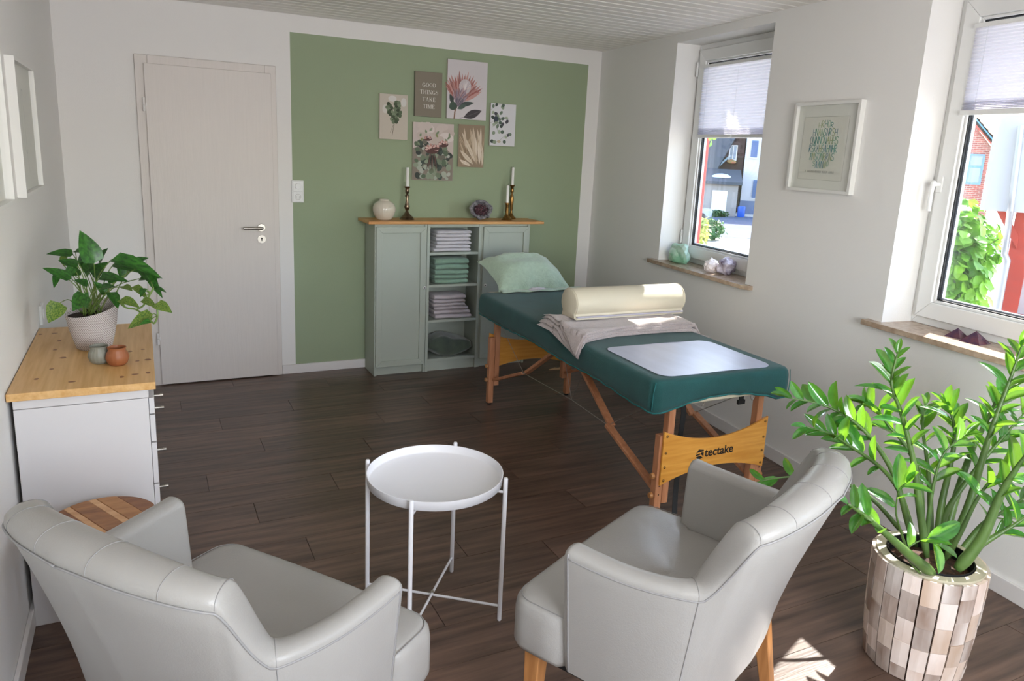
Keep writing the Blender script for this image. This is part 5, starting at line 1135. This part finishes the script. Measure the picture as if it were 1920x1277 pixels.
TDK = mat('hedge_leaf', '4F7A44', .6, col2='2E5230', vscale=1, trans=.3); TYL = mat('yellow_leaf', 'C9C85A', .6, col2='8CA84A', vscale=2, trans=.3)
foliage('tree', 'bright green leafy tree close outside the right window', 'tree', (11.0, 7.33, .30), (1.3, 1.0, 1.15, .2), 3000, .75, TLF, 3, trunk=.09, single=250)
foliage('bush', 'yellow green bush below the right window view', 'bush', (10.17, 6.37, -.75), (.7, .5, .55, .14), 700, .7, TYL, 4, trunk=.03)
foliage('hedge', 'dark green shrubs at the roadside beyond the left window', 'shrub', (30.2, 34.2, -2.3), (1.3, 1.0, .75, .2), 900, .6, TDK, 6, trunk=.05)
foliage('hedge', 'low green shrubs growing along the garage wall', 'shrub', tuple(F72 @ Vector((-.4, -6.6, -2.7))), (1.5, .5, .4, .22), 900, .6, TDK, 7, trunk=.04)
foliage('bush', 'yellow leaved bush beside the red post outside the left window', 'bush', (13.1, 15.25, -.25), (.32, .32, .62, .12), 500, .7, TYL, 9, trunk=.03)
foliage('tree', 'tree whose lowest leaves hang into the top of the left window view', 'tree', (5.55, 4.8, 3.80), (1.6, 1.6, 1.4, .15), 8500, .8, TLF, 12, trunk=.1, gap=True)
b = MB(); b.box((-.06, -.06, -4.6), (.06, .06, 1.2)); o = tag(obj('post', b, mat('red_paint', 'C8473A', .6), bevel=.01, loc=(6.47, 7.64, 1.6)), 'red painted timber post just outside the left window', 'post')
# near half timbered house
S7 = 9 / 7.0
F9 = FR((0.86247466, 0.50610024, 0), (6.03732264 * S7, 3.5427017 * S7, 0))
def zz9(z): return 1.577 + (z - 1.577) * S7
nh = thing('half_timbered_house', 'half timbered house with red beams and a grey downpipe, close outside the right window', 'house', M=F9 @ Matrix.Translation((0, 0, gz)))
RED = mat('red_beam', 'B8402E', .7, var=.15, vscale=3, stretch=(1, 1, 4))
def B9(poly, y0, y1, m, name):
    b = MB(); b.prism([(x * S7, zz9(z) - gz) for x, z in poly], lambda a, c, t: (a, t, c), y0, min(y1, 2.2)); return obj(name, b, m, nh, bevel=.005)
B9([(-.135, 1.31), (3.2, 1.31), (3.2, 3.6), (-.135, 3.6)], -.35, 4, PLW, 'upper_wall')
B9([(.135, -2.0), (3.2, -2.0), (3.2, 1.31), (.135, 1.31)], .12, 4, PLW, 'lower_wall')
B9([(.105, -1.9), (.235, -1.9), (.235, 1.31), (.105, 1.31)], -.06, .12, RED, 'beam')
B9([(.235, .42), (3, .42), (3, .50), (.235, .50)], -.04, .12, RED, 'beam'); B9([(.235, 1.2), (3, 1.2), (3, 1.31), (.235, 1.31)], -.04, .12, RED, 'beam')
B9([(.9, -1.9), (1.02, -1.9), (1.02, 1.2), (.9, 1.2)], -.04, .12, RED, 'beam')
B9([(-.03, 1.31), (.03, 1.31), (.15, 1.12), (.15, 1.02)], -.10, .0, RED, 'brace')
pp = [(.044, 1.935, -.42), (.070, 1.45, -.42), (.078, 1.33, -.42), (.082, 1.24, -.24), (.092, 1.04, -.13), (.094, .98, -.13), (.122, .93, -.13), (.120, .85, -.13), (.123, .5, -.13), (.13, -1.5, -.13)]
b = MB(); b.tube([(x * S7 - .02, y, zz9(z) - gz) for x, z, y in pp], .030, 14); obj('downpipe', b, mat('zinc', 'B4B6BA', .4, .5), nh, smooth=50)
b = MB(); b.add([(-.6, -.9, 5.4), (4.6, -.9, 5.4), (4.6, 2.8, 5.4), (-.6, 2.8, 5.4), (-.6, 1, 7.6), (4.6, 1, 7.6)], [(0, 1, 5, 4), (2, 3, 4, 5), (0, 4, 3), (1, 2, 5), (0, 3, 2, 1)]); obj('roof', b, mat('roof_tile_far', '8A5A48', .8), nh, M=Matrix.Translation((0, 0, .6)))
# brick gable house
S14 = 40 / 14.0
F40 = FR((0.84852508, 0.52915517, 0), (11.87935108 * S14, 7.40817238 * S14, 0))
def z40(z): return 1.577 + (z - 1.577) * S14
bh = thing('brick_house', 'red brick gabled house with blue and red verge boards beyond the tree', 'house', M=F40 @ Matrix.Translation((0, 0, gz)))
brk = bpy.data.materials.new('red_brick'); brk.use_nodes = True; bn = brk.node_tree.nodes; bt = bn.new('ShaderNodeTexBrick'); bt.inputs['Scale'].default_value = 1; bt.inputs['Brick Width'].default_value = .26; bt.inputs['Row Height'].default_value = .085; bt.inputs['Mortar Size'].default_value = .010
bt.inputs['Color1'].default_value = rgb('A04A38'); bt.inputs['Color2'].default_value = rgb('7C3A2E'); bt.inputs['Mortar'].default_value = rgb('A89488')
tcb = bn.new('ShaderNodeTexCoord'); mpb = bn.new('ShaderNodeMapping'); mpb.inputs['Rotation'].default_value = (-PI / 2, 0, 0); brk.node_tree.links.new(tcb.outputs['Object'], mpb.inputs[0]); brk.node_tree.links.new(mpb.outputs[0], bt.inputs[0]); brk.node_tree.links.new(bt.outputs[0], bn['Principled BSDF'].inputs['Base Color'])
ax, az, bx_, bz = -.231 * S14, z40(2.44) - gz, .141 * S14, z40(2.028) - gz; sl = (az - bz) / (bx_ - ax)
top_x = ax - 1.4; top_z = az + 1.4 * sl; lx = 2 * top_x - bx_ - 1.0; rx = bx_ + .35; rz_ = bz - .35 * sl
b = MB(); b.prism([(lx, 0), (rx - .2, 0), (rx - .2, rz_), (top_x, top_z), (lx, rz_)], lambda a, c, t: (a, t, c), 0, 8); obj('wall', b, brk, bh)
for off, m, nm, yy in ((.10, mat('verge_blue', '4E86A8', .6), 'verge_board', -.35), (-.12, RED, 'verge_board', -.30)):
    b = MB(); b.bar((top_x, yy, top_z + off), (rx + .3, yy, rz_ - .3 * sl + off), .05, .22, (0, 1, 0)); obj(nm, b, m, bh)
TIL = mat('clay_tiles', 'B8A290', .8, col2='8E7A6C', vscale=2)
for sgn in (1, -1):
    ex = rx + .3 if sgn > 0 else 2 * top_x - rx - .3
    for k in range(16):
        f0, f1 = k / 16, (k + 1) / 16; xa = top_x + (ex - top_x) * f0; xb = top_x + (ex - top_x) * f1; dz = abs(ex - top_x) * sl
        b = MB(); b.add([(xa, -.3, top_z + .22 - dz * f0), (xb, -.3, top_z + .27 - dz * f1), (xb, 8.3, top_z + .27 - dz * f1), (xa, 8.3, top_z + .22 - dz * f0), (xb, -.3, top_z + .20 - dz * f1), (xb, 8.3, top_z + .20 - dz * f1)], [(0, 1, 2, 3), (1, 4, 5, 2)]); obj('tile_row', b, TIL, bh)
w0, w1, wz0, wz1 = -.170 * S14, .044 * S14, z40(1.41) - gz, z40(1.88) - gz
wf = obj('window', frame_mb3(MB(), w1 - w0, wz1 - wz0, .07, .1), mat('window_blue', '5E86A8', .5), bh, M=Matrix.Translation((w0, -.06, wz0)))
b = MB(); b.box((w0 + .05, -.02, wz0 + .05), (w1 - .05, .01, wz1 - .05)); obj('pane', b, mat('far_glass', '8C98A8', .1), wf)
b = MB(); b.box((w0 + .05, -.05, wz0 + (wz1 - wz0) * .55), (w1 - .05, 0, wz0 + (wz1 - wz0) * .62)); obj('glazing_bar', b, mat('window_blue', '5E86A8', .5), wf)
b = MB(); b.prism([(w0 - .05, wz1), (w1 + .05, wz1), (w1 - .05, wz1 + .16), ((w0 + w1) / 2, wz1 + .24), (w0 + .05, wz1 + .16)], lambda a, c, t: (a, t, c), -.04, .02); obj('brick_arch', b, brk, bh)
